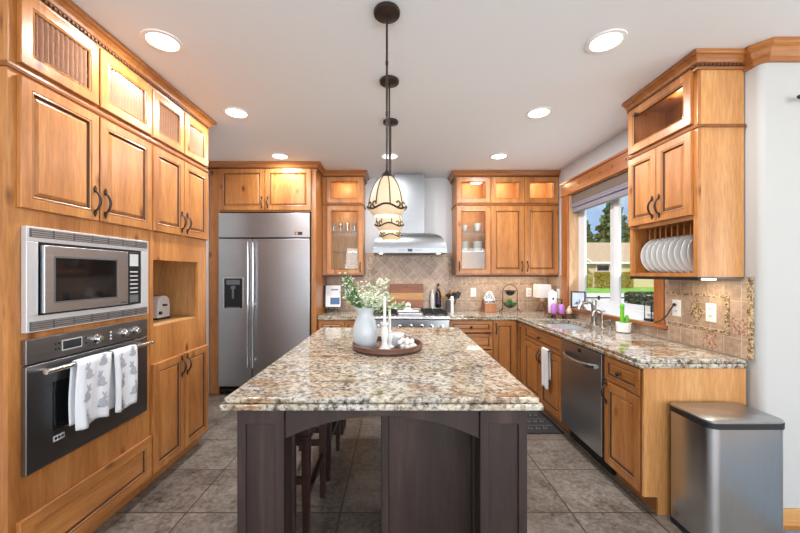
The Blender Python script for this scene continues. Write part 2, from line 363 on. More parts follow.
# kitchen window: casing, jamb, sill, vinyl slider
w = bpy.data.objects.new('window_1', None); COL.objects.link(w); w['kind'] = 'structure'; w.location = (XR, 3.5, 0)
hy0, hy1 = WY0-3.5, WY1-3.5
for a, b in ((hy1, hy1+.15), (hy0-.10, hy0)): bx('casing', 'window_wood', w, -.022, 0, a, b, .99, WZ1, bevel=.003)
m = MB(); m.box(-.024, 0, hy0-.10, hy1+.15, WZ1, WZ1+.14); m.box(-.036, 0, hy0-.12, hy1+.17, WZ1+.14, WZ1+.165); m.box(-.03, 0, hy0-.11, hy1+.16, WZ1-.006, WZ1+.012)
for q in range(7): m.mi = 1; m.box(-.0252, -.02, hy0+.12+q*.2, hy0+.14+q*.2, WZ1+.065, WZ1+.085); m.mi = 0
m.build('head_casing', ['window_wood_along', 'glaze'], w, bevel=.002)
bx('jamb', 'jamb_wood', w, 0, .11, hy1-.012, hy1, WZ0, WZ1); bx('jamb', 'jamb_wood', w, 0, .11, hy0, hy0+.012, WZ0, WZ1); bx('jamb', 'jamb_wood', w, 0, .11, hy0, hy1, WZ1-.012, WZ1)
bx('sill', 'window_wood_along', w, -.045, .0, hy0-.13, hy1+.18, WZ0-.022, WZ0+.003, bevel=.004)
bx('sill_board', 'vinyl_white', w, 0, .11, hy0, hy1, WZ0-.02, WZ0+.003)
m = MB()
for a, b in ((hy1-.065, hy1-.012), (hy0+.012, hy0+.065)): m.box(.105, .155, a, b, WZ0, WZ1-.012)
m.box(.105, .155, hy0+.065, hy1-.065, WZ0, WZ0+.065); m.box(.105, .155, hy0+.065, hy1-.065, WZ1-.065, WZ1-.012)
m.build('window_frame', 'vinyl_white', w, bevel=.004)
for a, b, x in ((hy1-.77, hy1-.065, .12), (hy0+.065, hy0+.80, .135)):
    m = MB(); z0, z1 = WZ0+.065, WZ1-.065
    m.box(x-.015, x+.012, a, a+.08, z0, z1); m.box(x-.015, x+.012, b-.08, b, z0, z1); m.box(x-.015, x+.012, a+.08, b-.08, z0, z0+.05); m.box(x-.015, x+.012, a+.08, b-.08, z1-.05, z1)
    s = m.build('sash', 'vinyl_white', w, bevel=.003)
    bx('pane', 'clear_pane', s, x-.003, x+.001, a+.08, b-.08, z0+.05, z1-.05)

# ------------------------------------------------------------------ outdoors beyond the window
ST(bx('ground_lawn', 'lawn_green', None, 2.4, 90, -5, 120, -.2, -.1))
ST(bx('ground_street', 'street_concrete', None, 4.5, 90, 12.5, 27, -.16, -.085))
h = E('neighbour_house', 'beige house with tan shingle roof across the street beyond the window', 'house', (24, 39, -.1))
bx('wall', 'house_paint', h, -8, 12, 0, 8, 0, 2.75)
m = MB(); m.prism([(-.35, 2.62), (4, 5.1), (8.7, 2.70), (8.7, 2.85), (4, 5.3), (-.35, 2.80)], 'x', -8.6, 12.6); m.build('roof', 'roof_shingle', h)
bx('fascia', 'house_white', h, -8.6, 12.6, -.43, -.35, 2.58, 2.80)
for x in (-1.75, 5.0):
    f = bx('window', 'house_white', h, x-.1, x+1.4, -.06, 0, 1.75, 2.52); bx('pane', 'black_glass', f, x, x+1.3, -.08, -.06, 1.83, 2.45)
bx('garage_door', 'house_white', h, -6.2, -3.4, -.05, 0, 0, 2.1)
m = MB(); m.prism([(-7.6, 2.8), (-3.2, 2.8), (-3.35, 3.0), (-5.4, 4.35), (-7.6, 3.0)], 'y', -1.2, 3); m.build('gable', 'roof_shingle', h)
m = MB(); m.tube([(-3.1, -1.25, 2.75), (-5.4, -1.25, 4.35), (-7.7, -1.25, 2.75)], .13, 6); m.build('gable_trim', 'house_white', h)
def foliage_box(mb, n, fn, size):
    for _ in range(n):
        p, s = fn(); d = Vector((random.gauss(0, 1), random.gauss(0, 1), random.gauss(0, 1))).normalized(); u = d.orthogonal().normalized(); q = d.cross(u)
        L = size*s*random.uniform(.7, 1.4)
        mb.f([mb.v(p+u*L), mb.v(p+q*L*.6), mb.v(p-u*L), mb.v(p-q*L*.6)])
def conifer(x, y, hgt, rad, label, n=1500):
    t = E('conifer_tree', label, 'tree', (x, y, -.1), 0, 'trees behind the neighbour house')
    m = MB(); m.lathe([(.3, 0), (.22, hgt*.4), (.05, hgt*.97)], 0, 0, 8); m.build('tree_trunk', 'trunk', t)
    m = MB()
    def fn():
        q = random.random()**.62; z = hgt*(1-q*.88); r = rad*q*random.uniform(.35, 1)**.5*(1+.25*math.sin(z*5)); a = random.uniform(0, 2*PI)
        return Vector((r*math.cos(a), r*math.sin(a), z - .12*r)), 1
    foliage_box(m, n, fn, .5); m.build('foliage', 'conifer', t)
conifer(33.9, 55, 14.5, 4.3, 'tall dark conifer rising above the tan roof beyond the window', 2600)
conifer(30.3, 56, 9.6, 2.3, 'shorter slim conifer at the outer edge of the tree row by the sky')
conifer(38.6, 56, 13.4, 3.6, 'tall conifer seen through the far pane next to the plate cabinet')
conifer(32.0, 60, 9.2, 3.0, 'low rounded conifer between the slim one and the tallest')
conifer(36.4, 61, 11.0, 3.4, 'conifer half hidden behind the window mullion')
def hedge(name, label, x0, x1, y0, y1, z1, mat, n, size):
    o = E(name, label, 'hedge', ((x0+x1)/2, (y0+y1)/2, -.1)); w_, d_ = (x1-x0)/2, (y1-y0)/2
    m = MB()
    m.box(-w_*.93, w_*.93, -d_*.9, d_*.9, 0, (z1+.1)*.93)
    def fn():
        p = Vector((random.uniform(-w_, w_), random.uniform(-d_, d_), random.uniform(0, z1+.1))); k_ = random.randrange(4)
        if k_ == 0: p.z = z1+.1
        elif k_ == 1: p.y = -d_
        elif k_ == 2: p.x = -w_ if random.random() < .5 else w_
        else: p.y = -d_
        return p, 1
    foliage_box(m, n, fn, size); m.build('foliage', mat, o)
hedge('clipped_hedge', 'golden green clipped hedge in front of the beige house', 21.1, 24.4, 36.2, 37.4, 1.5, 'hedge_gold', 2200, .12)
hedge('small_bush', 'small yellowish bush standing beside the golden hedge', 19.3, 20.3, 36.4, 37.4, 1.2, 'bush_gold', 700, .14)
hedge('boxwood_hedge', 'dark green trimmed hedge close outside the kitchen window', 5.85, 9.0, 8.6, 9.0, .93, 'hedge_dark', 5000, .045)
o = E('street_railing', 'thin dark metal railing at the edge of the pale street', 'railing', (8.6, 14.2, -.085))
bx('rail', 'iron', o, -1.2, 1.8, -.02, .02, .50, .55); bx('rail', 'iron', o, -1.2, 1.8, -.02, .02, .22, .25)
for x in (-1.2, -.42, .36, 1.1): bx('post', 'iron', o, x-.03, x+.03, -.03, .03, 0, .6)

# ------------------------------------------------------------------ cabinet kit (front faces -y locally, door fronts at y=-.02)
def door(parent, x0, x1, z0, z1, kind='panel', name='door', fr=.056, mat='alder', arch=False):
    m = MB()
    def ring(i, y): return [(x0+i, y, z0+i), (x1-i, y, z0+i), (x1-i, y, z1-i), (x0+i, y, z1-i)]
    if kind == 'panel':
        st = [(0, -.0015, 0), (0, -.017, 0), (.003, -.0205, 0), (fr-.012, -.0205, 1), (fr-.010, -.0185, 0), (fr-.004, -.0205, 0), (fr, -.018, 1), (fr+.004, -.010, 1), (fr+.008, -.0095, 0), (fr+.022, -.0165, 0), (fr+.026, -.0165, 0)]
    elif kind == 'drawer':
        st = [(0, -.0015, 0), (0, -.017, 0), (.003, -.0205, 0), (fr-.022, -.0205, 1), (fr-.020, -.0185, 0), (fr-.015, -.0205, 0), (fr-.012, -.018, 1), (fr-.009, -.011, 1), (fr-.006, -.0105, 0), (fr+.004, -.0155, 0)]
    else:
        st = [(0, -.0015, 0), (0, -.017, 0), (.003, -.0205, 0), (fr-.012, -.0205, 1), (fr-.010, -.0185, 0), (fr-.004, -.0205, 0), (fr, -.017, 1), (fr+.002, -.006, 0)]
    R = [[m.v(p) for p in ring(i, y)] for i, y, _ in st]
    for a, b, (_, _, mi) in zip(R, R[1:], st):
        m.mi = mi
        for i in range(4): m.f([a[i], a[(i+1) % 4], b[(i+1) % 4], b[i]])
    m.mi = 0
    if kind in ('panel', 'drawer'): m.f(R[-1]); m.f(R[0][::-1])
    else:
        b = [m.v(p) for p in ring(fr+.002, -.0015)]
        for i in range(4): m.f([R[-1][i], R[-1][(i+1) % 4], b[(i+1) % 4], b[i]]); m.f([b[i], b[(i+1) % 4], R[0][(i+1) % 4], R[0][i]])
    d = m.build(name, [mat, 'glaze'], parent)
    if kind == 'glass': bx('glass_pane', 'cabinet_glass', d, x0+fr, x1-fr, -.006, -.003, z0+fr, z1-fr)
    if kind == 'reeded':
        g = MB(); n = max(6, int((x1-x0-2*fr)/.024)); xa, xb = x0+fr, x1-fr; pts = []
        for i in range(n*4+1): pts.append((xa+(xb-xa)*i/(n*4), -.006-.009*abs(math.sin(PI*i/4))))
        g.loft([[(x, y, z0+fr) for x, y in pts], [(x, y, z1-fr) for x, y in pts]], close=False, caps=False)
        g.build('glass_pane', 'reeded_glass', d, smooth=True)
    return d
def pull(parent, x, z, L=.115, name='handle'):
    m = MB(); n = 12
    pts = [(x, -.0215-.030*math.sin(PI*min(1, max(0, (i/n))))**.8, z-L/2+L*i/n) for i in range(n+1)]
    m.tube(pts, [.0045+.0022*math.sin(PI*i/n) for i in range(n+1)], 8)
    for s in (-1, 1):
        zc = z+s*L/2
        m.prism([(x, zc+s*.024), (x+.010, zc+s*.006), (x+.006, zc-s*.010), (x, zc-s*.014), (x-.006, zc-s*.010), (x-.010, zc+s*.006)], 'y', -.026, -.0207)
    return m.build(name, 'bronze', parent, smooth=True)
def knob(parent, x, z, name='knob'):
    m = MB(); m.X = Matrix.Translation((x, -.0207, z)) @ Matrix.Rotation(PI/2, 4, 'X')
    m.lathe([(.010, 0), (.007, .006), (.006, .012), (.015, .018), (.016, .024), (.010, .030), (.001, .031)], 0, 0, 16)
    return m.build(name, 'bronze', parent, smooth=True)
def shell(parent, w, d, z0, z1, shelves=(), divs=(), top=True, mat='alder', inside='cabinet_inside', sides=None):
    t = .018; m = MB(); m.box(0, t, .02, d, z0, z1); m.box(w-t, w, .02, d, z0, z1)
    m.mi = 1; m.box(t, w-t, d-.012, d, z0, z1); m.box(t, w-t, .02, d-.012, z0, z0+t)
    if top: m.box(t, w-t, .02, d-.012, z1-t, z1)
    for z in shelves: m.box(t, w-t, .022, d-.012, z, z+t)
    for x, a, b in divs: m.box(x-t/2, x+t/2, .022, d-.012, a, b)
    m.mi = 1; e = .0012
    m.box(t, t+e, .022, d-.012, z0+t, z1-t); m.box(w-t-e, w-t, .022, d-.012, z0+t, z1-t)
    return m.build('carcass', [sides or mat, inside], parent)
def face(parent, boxes, mat='alder'):
    m = MB(); rnd = lambda v: round(v, 5)
    xs = sorted({rnd(b[i]) for b in boxes for i in (0, 1)}); zs = sorted({rnd(b[i]) for b in boxes for i in (2, 3)})
    m.X = Matrix(((1, 0, 0, 0), (0, 0, -1, .02), (0, 1, 0, 0), (0, 0, 0, 1)))
    slab(m, xs, zs, lambda x, z: any(a < x < b and c < z < d for a, b, c, d in boxes), 0, .02)
    return m.build('face_frame', mat, parent)
def belt(T, path, z0, z1):
    m = MB(); sweep(m, path, [(.001, z0), (.009, z0), (.012, (z0+z1)/2), (.009, z1), (.001, z1)]); return m.build('belt_moulding', 'belt_wood', T)
def toe(parent, w, y=.07, h=.105, x0=0): return bx('toe_kick', 'alder_horizontal', parent, x0, w, y, y+.015, .002, h)
def crown(name, label, path, ends=(0, 0), dent=True):
    o = E(name, label, 'crown moulding', (path[0][0], path[0][1], 0)); ox, oy = path[0]
    P = [(x-ox, y-oy) for x, y in path]
    prof = [(.002, 2.626), (.010, 2.626), (.012, 2.634), (.012, 2.657), (.020, 2.662), (.026, 2.676), (.040, 2.692), (.052, 2.696), (.056, 2.702), (.056, 2.7185), (.002, 2.7185)]
    m = MB(); sweep(m, P, prof); c = m.build('moulding', 'crown_wood', o)
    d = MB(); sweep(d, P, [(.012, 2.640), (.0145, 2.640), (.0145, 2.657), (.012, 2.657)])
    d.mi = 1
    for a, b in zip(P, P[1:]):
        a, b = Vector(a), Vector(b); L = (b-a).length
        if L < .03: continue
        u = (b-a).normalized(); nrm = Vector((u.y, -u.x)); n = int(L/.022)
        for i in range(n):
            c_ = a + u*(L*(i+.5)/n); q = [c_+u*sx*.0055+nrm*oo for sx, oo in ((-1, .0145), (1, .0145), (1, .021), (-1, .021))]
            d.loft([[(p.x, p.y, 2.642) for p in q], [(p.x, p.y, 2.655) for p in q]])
    d.build('dentil_band', ['dentil_dark', 'dentil_brown'], o)
    return o

# ------------------------------------------------------------------ left run: oven cabinet and niche cabinet
XF = -1.60; D1 = .594
T = E('oven_cabinet', 'tall knotty alder wall cabinet housing the microwave and oven', 'cabinet', (XF, 1.45, 0), PI/2)
w_ = .835
shell(T, w_, D1, .10, 2.66, shelves=(.50, 1.135, 1.63, 2.275))
face(T, [(0, .036, .10, 2.66), (w_-.036, w_, .10, 2.66), (0, w_, 2.63, 2.66), (0, w_, 2.25, 2.315), (0, w_, 1.605, 1.71), (0, w_, 1.125, 1.18), (0, w_, .36, .575), (0, w_, .10, .115), (.415, .445, 1.7, 2.66), (0, .065, .5, 1.7), (.765, w_, .36, 1.70)])
belt(T, [(0, D1), (0, 0), (w_, 0)], 2.274, 2.296)
for x0, x1 in ((.033, .424), (.434, .829)):
    door(T, x0, x1, 2.312, 2.625, 'reeded', 'glass_door', .06)
    d = door(T, x0, x1, 1.70, 2.258); pull(d, x1-.028 if x0 < .1 else x0+.028, 1.80)
d = door(T, .03, .829, .105, .372, 'drawer', 'drawer', .075, 'alder_horizontal'); toe(T, w_, .06, .098)
T = E('niche_cabinet', 'tall alder cabinet with open toaster niche beside the oven cabinet', 'cabinet', (XF, 2.289, 0), PI/2)
w_ = .681
shell(T, w_, D1, .10, 2.66, shelves=(.50, 1.05, 1.54, 1.69, 2.275))
face(T, [(0, .03, .10, 2.66), (w_-.03, w_, .10, 2.66), (0, w_, 2.63, 2.66), (0, w_, 2.25, 2.315), (0, w_, 1.51, 1.71), (0, w_, .82, 1.068), (0, w_, .10, .115), (.33, .352, .1, .84), (.33, .352, 1.7, 2.66), (w_-.125, w_, 1.05, 1.53)])
belt(T, [(0, 0), (w_, 0), (w_, D1)], 2.274, 2.296)
for x0, x1 in ((.008, .336), (.346, .674)):
    door(T, x0, x1, 2.312, 2.625, 'reeded', 'glass_door', .06)
    px = x1-.028 if x0 < .1 else x0+.028
    d = door(T, x0, x1, 1.70, 2.258); pull(d, px, 1.80)
    d = door(T, x0, x1, .105, .825); pull(d, px, .735)
toe(T, w_, .06, .098)
crown('crown_moulding', 'crown moulding with dentil band along the tall oven wall cabinets', [(XL+.003, 1.446), (XF+.0, 1.446), (XF+.0, 2.974), (XL+.003, 2.974)])

# microwave with trim kit: local frame same as the left run
T = E('microwave', 'stainless built-in microwave with vented trim kit above the oven', 'microwave', (XF, 1.500, 1.164), PI/2)
W, H = .739, .460; y0 = -.025
m = MB(); m.box(.03, .70, .022, .45, .03, .42); m.build('cavity', 'gray_plastic', T)
m = MB(); yb = -.0015
m.box(0, .05, y0, yb, .07, H-.065); m.box(W-.06, W, y0, yb, .07, H-.065); m.box(0, W, y0, yb, 0, .070); m.box(0, W, y0, yb, H-.065, H)
m.build('trim_frame', 'brushed_silver', T, bevel=.002)
for z0, z1 in ((.006, .046), (H-.046, H-.008)):
    m = MB(); m.box(.012, W-.012, y0-.001, y0+.001, z0, z1); m.mi = 1
    for g in range(7):
        xa = .012+g*(W-.024)/7
        for q in range(4): m.box(xa+.006, xa+(W-.024)/7-.004, y0-.005, y0, z0+.003+q*.0095, z0+.0085+q*.0095)
    m.build('vent_grille', ['gray_plastic', 'stainless'], T)
m = MB(); m.box(.046, .69, y0+.005, y0+.02, .066, .395); m.build('door_backing', 'black', T)  # black backing plate behind the door and control panel
m = MB(); ya = -.045; m.box(.058, .545, ya, y0+.003, .079, .382); d = m.build('door', 'stainless', T, bevel=.003)
bx('window', 'black_glass', d, .108, .458, ya-.0015, ya, .128, .328); bx('window_border', 'gray_plastic', d, .100, .466, ya-.0008, ya, .120, .336)
m = MB(); m.box(.49, .53, ya-.0008, ya, .09, .094); m.build('brand_mark', 'black', d)
p = bx('control_panel', 'black', T, .550, .628, ya, y0+.003, .079, .382, bevel=.003)
bx('display', 'light_gray', p, .556, .622, ya-.001, ya, .30, .37)
for r_ in range(6): bx('button', 'light_gray', p, .559, .619, ya-.001, ya, .262-r_*.024, .2695-r_*.024)
bx('open_button', 'gray_plastic', p, .557, .621, ya-.001, ya, .086, .13)

# wall oven
T = E('wall_oven', 'stainless built-in wall oven with knobs below the microwave', 'oven', (XF, 1.499, .552), PI/2)
W, H = .732, .583; y0 = -.025
bx('cavity', 'gray_plastic', T, .03, .70, .022, .55, .025, .555)
p = bx('control_panel', 'stainless_dark', T, 0, W, y0, -.0015, .475, H, bevel=.003)
bx('display', 'display_gray', p, .165, .262, y0-.0015, y0, .508, .548); bx('display_bezel', 'light_gray', p, .160, .267, y0-.0008, y0, .503, .553)
for x in (.125, .142, .285): 
    for z in (.513, .538): bx('button', 'black', p, x, x+.008, y0-.0015, y0, z, z+.008)
for x in (.352, .535, .625):
    m = MB(); m.X = Matrix.Translation((x, y0, .525)) @ Matrix.Rotation(PI/2, 4, 'X')
    m.lathe([(.024, 0), (.024, .006), (.018, .008), (.017, .026), (.015, .028), (.001, .028)], 0, 0, 20); kb = m.build('knob', 'chrome', p, smooth=True)
for z in (.504, .522, .540): bx('indicator', 'matte_white', p, .440, .450, y0-.001, y0, z, z+.009)
d = bx('door', 'stainless_dark', T, 0, W, y0, -.0015, .0, .468, bevel=.004)
bx('window', 'black_glass', d, .115, .63, y0-.0012, y0, .145, .37)
m = MB(); m.box(.118, .172, y0-.0015, y0, .092, .118); m.mi = 1
for q in range(3): m.box(.124+q*.016, .135+q*.016, y0-.0022, y0, .099, .111)
m.build('badge', ['light_gray', 'black'], d)
m = MB(); m.tube([(.03, -.078, .439), (.70, -.078, .439)], .0115, 14)
for x in (.07, .66): m.tube([(x, y0, .439), (x, -.078, .439)], .008, 10)
m.build('handle', 'chrome', d, smooth=True)

def towel(name, label, loc, rz, w, front, back, ybar, r, mats, amp, seed, rabbits=(), group=None, spread=0):
    o = E(name, label, 'towel', loc, rz, group)
    rnd = random.Random(seed); ph = [rnd.uniform(0, 6) for _ in range(4)]; Ltot = front+back+PI*r
    def P(s, t, off=0):      # s across 0..1, t along from front bottom upward
        a = t*Ltot
        if a < front: y, z, ny = ybar-r, a-front, -1
        elif a < front+PI*r:
            th = (a-front)/r; y, z, ny = ybar-r*math.cos(th), r*math.sin(th), 0
        else: y, z, ny = ybar+r, -(a-front-PI*r), 1
        dep = max(0, -z)/max(front, .01)
        wv = amp*(.25+dep)*(math.sin(s*2*PI*1.6+ph[0]+dep*1.2)+.5*math.sin(s*2*PI*3.1+ph[1]-dep*2))
        wv = min(wv, amp*.4) if ny == 1 else max(-amp*1.5, min(wv, amp*.6))
        x = (s-.5)*w*(1+spread*dep) + .006*math.sin(dep*4+ph[2])
        if ny == 0: wv *= .15
        return Vector((x, y+wv*(1 if ny != 1 else .3)+off*(ny if ny else -1), z+off*.0 + (.008*math.sin(s*7+ph[3])*dep if ny == -1 else 0)))
    m = MB(); NS, NT_ = 18, 40
    g = [[m.v(P(i/NS, j/NT_)) for i in range(NS+1)] for j in range(NT_+1)]
    for j in range(NT_):
        for i in range(NS): m.f([g[j][i], g[j][i+1], g[j+1][i+1], g[j+1][i]])
    c = m.build('cloth', mats, o, smooth=True, solid=.004)
    if rabbits:
        def blob(s, t, rs, rt, rot=0):
            n = 14; ps = []
            for i in range(n):
                a = 2*PI*i/n; dx, dt = rs*math.cos(a), rt*math.sin(a); ca, sa = math.cos(rot), math.sin(rot)
                q = (s*w+dx*ca-dt*sa)/w, (t*Ltot+dx*sa+dt*ca)/Ltot
                q = min(.995, max(.005, q[0])), q[1]
                ps.append(m.v(P(q[0], q[1]) + Vector((0, -.0052-.0004*len(m.bm.verts)/14, 0))))
            m.f(ps)
        for s, t, fl in rabbits:
            m = MB()
            k_ = 1 if fl else -1
            def b(dx, dz, a, bb, rot): blob(s+k_*dx/w, t+dz/Ltot, a, bb, k_*rot)
            b(0, 0, .015, .023, .15); b(-.003, -.015, .019, .011, 0); b(.010, .027, .011, .009, .4); b(.003, .043, .0038, .013, .35); b(.012, .044, .0038, .012, -.25); b(-.019, -.013, .006, .006, 0); b(.013, -.005, .005, .015, .1)
            m.build('rabbit_print', 'rabbit_gray', c)
    return o
yb_ = -.078
rb1 = [(.28, .055, 0), (.74, .12, 1), (.26, .225, 1), (.72, .29, 0), (.30, .385, 0), (.75, .45, 1)]
towel('dish_towel', 'white rabbit print towel hanging over the oven handle beneath the display', (XF, 1.757, .991), PI/2, .19, .31, .29, yb_, .0165, 'linen', .010, 3, rb1)
towel('dish_towel', 'white rabbit print towel hanging over the oven handle at the niche end', (XF, 1.967, .991), PI/2, .165, .318, .30, yb_, .0165, 'linen', .009, 11, rb1)

# toaster in the niche
T = E('toaster', 'chrome toaster tucked at the side of the cabinet niche', 'toaster', (-1.925, 2.72, 1.0695), .0)
m = MB()
rings = []
for x in (-.13, -.122, .122, .13):
    ins = .012 if abs(x) > .125 else 0
    rings.append([(x, yy*(1-ins*4), zz*(1-ins)+.0) for yy, zz in [(-.075, .012), (-.078, .10), (-.066, .15), (-.045, .172), (-.02, .18), (.02, .18), (.045, .172), (.066, .15), (.078, .10), (.075, .012)]])
m.loft(rings); m.build('body', 'brushed_silver', T, smooth=True)
bx('base', 'black', T, -.132, .132, -.078, .078, 0, .014, bevel=.003)
for y in (-.03, .03): bx('slot', 'black', T, -.10, .10, y-.012, y+.012, .1795, .1815)
bx('lever', 'black', T, .129, .152, -.015, .015, .10, .115, bevel=.003)
m = MB(); m.X = Matrix.Translation((.129, -.045, .05)) @ Matrix.Rotation(PI/2, 4, 'Y'); m.lathe([(.013, 0), (.012, .014), (.001, .015)], 0, 0, 14); m.build('dial', 'black', T, smooth=True)

# ------------------------------------------------------------------ refrigerator wall
T = E('fridge_cabinet', 'alder surround and two-door cabinet enclosing the refrigerator', 'cabinet', (-2.19, 4.13, 0))
DW = 1.25
bx('side_panel', 'alder', T, 0, .117, 0, .665, .002, 2.66); bx('side_panel', 'alder', T, DW-.052, DW, 0, .665, .002, 2.66)
m = MB(); m.box(.118, DW-.053, .02, .665, 2.145, 2.66); m.build('carcass', 'alder', T)
face(T, [(.118, DW-.053, 2.64, 2.66), (.118, DW-.053, 2.145, 2.16), (.645, .665, 2.145, 2.66)], 'alder_horizontal')
d = door(T, .122, .652, 2.16, 2.645); pull(d, .652-.03, 2.25, .10); d = door(T, .660, DW-.056, 2.16, 2.645); pull(d, .69, 2.25, .10)
T = E('refrigerator', 'large stainless built-in side-by-side refrigerator with ice dispenser', 'refrigerator', (-2.066, 4.13, 0))
W = 1.062
bx('body', 'gray_plastic', T, .003, W-.003, .02, .64, .09, 2.125)
bx('top_grille', 'stainless', T, 0, W, -.035, .018, 1.84, 2.125, bevel=.004)
p = bx('badge', 'black', T, W-.175, W-.085, -.0365, -.035, 1.868, 1.905); bx('badge_mark', 'chrome', p, W-.166, W-.135, -.0375, -.0365, 1.874, 1.899)
d1 = bx('freezer_door', 'stainless', T, 0, .382, -.035, .018, .105, 1.825, bevel=.004)
d2 = bx('fridge_door', 'stainless', T, .398, W, -.035, .018, .105, 1.825, bevel=.004)
bx('door_seal', 'black', T, .002, W-.002, .0, .019, .10, 1.84)
for d, x in ((d1, .362), (d2, .420)):
    m = MB(); m.tube([(x, -.085, .34), (x, -.085, 1.78)], .0105, 12)
    for z in (.42, 1.06, 1.70): m.tube([(x, -.035, z), (x, -.085, z)], .009, 8)
    m.build('handle', 'chrome', d, smooth=True)
m = MB(); m.box(.058, .290, -.038, -.0345, 1.005, 1.375); m.build('dispenser_frame', 'stainless_bright', d1, bevel=.001)
m = MB(); m.box(.070, .278, -.0395, -.0375, 1.017, 1.363); m.mi = 1
m.box(.095, .25, -.041, -.039, 1.29, 1.345); m.box(.165, .185, -.055, -.039, 1.13, 1.25); m.box(.15, .20, -.05, -.039, 1.24, 1.275); m.box(.10, .25, -.052, -.039, 1.02, 1.032)
m.build('dispenser', ['black', 'gray_plastic'], d1)
bx('toe_grille', 'black', T, .01, W-.01, .03, .06, .005, .095)
for x in (.06, W-.10):
    m = MB(); m.cyl((x, -.0), .02, 0, .05, 12); m.box(x-.03, x+.12, -.02, .02, .045, .075); m.build('levelling_foot', 'iron', T)
crown('crown_moulding', 'crown moulding stepping around the refrigerator cabinet and glass cabinet', [(-2.197, 4.128), (-.938, 4.128), (-.938, 4.468), (-.418, 4.468), (-.418, YB-.003)])

# ------------------------------------------------------------------ back uppers
def crock_light(parent, loc, e=1.1): light('cabinet_light', 'POINT', loc, e*1.1, (1, .78, .5), parent=parent, shadow_soft_size=.03)
T = E('glass_cabinet', 'single-door glass-front wall cabinet between refrigerator and hood', 'cabinet', (-.934, 4.47, 0)); w_ = .516; Dp = .328
shell(T, w_, Dp, 1.40, 2.66, shelves=(2.285,))
face(T, [(0, .06, 1.40, 2.66), (w_-.02, w_, 1.40, 2.66), (0, w_, 2.63, 2.66), (0, w_, 2.26, 2.32), (0, w_, 1.40, 1.425)])
belt(T, [(0, 0), (w_, 0), (w_, Dp)], 2.284, 2.3)
door(T, .055, w_-.004, 2.312, 2.64, 'glass', 'glass_door', .062)
d = door(T, .060, w_-.004, 1.415, 2.272, 'glass', 'glass_door', .062); pull(d, w_-.034, 1.50, .1)
for z in (1.70, 1.965): bx('glass_shelf', 'tumbler_glass', T, .02, w_-.02, .03, Dp-.015, z, z+.007)
bx('light_rail', 'glaze', T, 0, w_, .0, .02, 1.378, 1.40)
crock_light(T, (w_/2, .15, 2.60), 1.5); crock_light(T, (w_/2, .12, 2.24), .9)
GX = -.934
def bowl(m, r, h, cx=0, cy=0, z=0, t=.004):
    m.lathe([(r*.45, z), (r*.5, z+.004), (r*.85, z+h*.55), (r, z+h), (r-t, z+h), (r*.8, z+h*.55), (r*.4, z+.01), (.001, z+.008)], cx, cy, 20)
def dish(label, x, y, z, r, h, mat='white_ceramic', cat='bowl', group=None, name=None):
    o = MB(); bowl(o, r, h); o = o.build(name or cat, mat, None, smooth=True); o.location = (x, y, z); return tag(o, label, cat, group)
def glass(label, x, y, z, r=.034, h=.11, group=None):
    o = MB(); o.lathe([(r*.85, 0), (r, h), (r-.003, h), (r*.82, .008), (.001, .008)], 0, 0, 16); o = o.build('drinking_glass', 'tumbler_glass', None, smooth=True); o.location = (x, y, z); return tag(o, label, 'glass', group)
for i, x in enumerate((.12, .21, .30, .39)): glass('clear tumbler on the upper glass shelf beside the refrigerator', GX+x, 4.60, 1.9725, group='clear tumblers in the glass cabinet')
for i, x in enumerate((.14, .26, .38)): dish('white bowl on the bottom of the glass cabinet beside the refrigerator', GX+x, 4.61, 1.4185, .055, .05, group='white bowls in the single-door glass cabinet')

T = E('wall_cabinet', 'three-column alder wall cabinet with lit glass tops right of the hood', 'cabinet', (.762, 4.47, 0)); w_ = 1.30
shell(T, w_, Dp, 1.40, 2.66, shelves=(2.285,), divs=((.432, 1.42, 2.64), (.864, 2.30, 2.64)))
face(T, [(0, .02, 1.40, 2.66), (w_-.02, w_, 1.40, 2.66), (0, w_, 2.63, 2.66), (0, w_, 2.26, 2.32), (0, w_, 1.40, 1.425), (.42, .45, 1.4, 2.66), (.855, .875, 1.4, 2.66)])
belt(T, [(0, Dp), (0, 0), (w_, 0)], 2.284, 2.3)
for i, (a, b) in enumerate(((.008, .432), (.440, .862), (.868, 1.294))):
    door(T, a, b, 2.312, 2.64, 'glass', 'glass_door', .066); crock_light(T, ((a+b)/2, .16, 2.60), 1.6)
    d = door(T, a, b, 1.415, 2.272, 'glass' if i == 0 else 'panel', 'glass_door' if i == 0 else 'door', .066)
    pull(d, (a+.03, b-.03, a+.03)[i], 1.51, .1)
crock_light(T, (.22, .12, 2.24), .9)
for z in (1.70, 1.965): bx('glass_shelf', 'tumbler_glass', T, .02, .42, .03, Dp-.015, z, z+.007)
bx('light_rail', 'glaze', T, 0, w_, .0, .02, 1.378, 1.40)
u = bx('light_strip', 'led_strip', T, .15, 1.2, .14, .17, 1.392, 1.3995)
light('under_cabinet_light', 'AREA', (.68, .155, 1.388), 1.5, (1, .86, .68), parent=T, shape='RECTANGLE', size=1.0, size_y=.03)
GX = .762
for x, r_, h_, lab in ((.13, .045, .075, 'white cup on the top shelf of the glass door column nearest the hood'), (.30, .05, .10, 'tall white cup on the top shelf toward the panelled doors')): dish(lab, GX+x, 4.61, 1.9725, r_, h_, cat='cup')
for x, r_, lab in ((.13, .058, 'white bowl at the base of the hood-side pile, middle shelf'), (.30, .065, 'white bowl at the base of the wider pile, middle shelf')):
    dish(lab, GX+x, 4.61, 1.7075, r_, .055)
    dish(lab.replace('at the base', 'second from the base'), GX+x, 4.61, 1.745, r_, .055); dish(lab.replace('at the base', 'on the top'), GX+x, 4.61, 1.782, r_, .055)
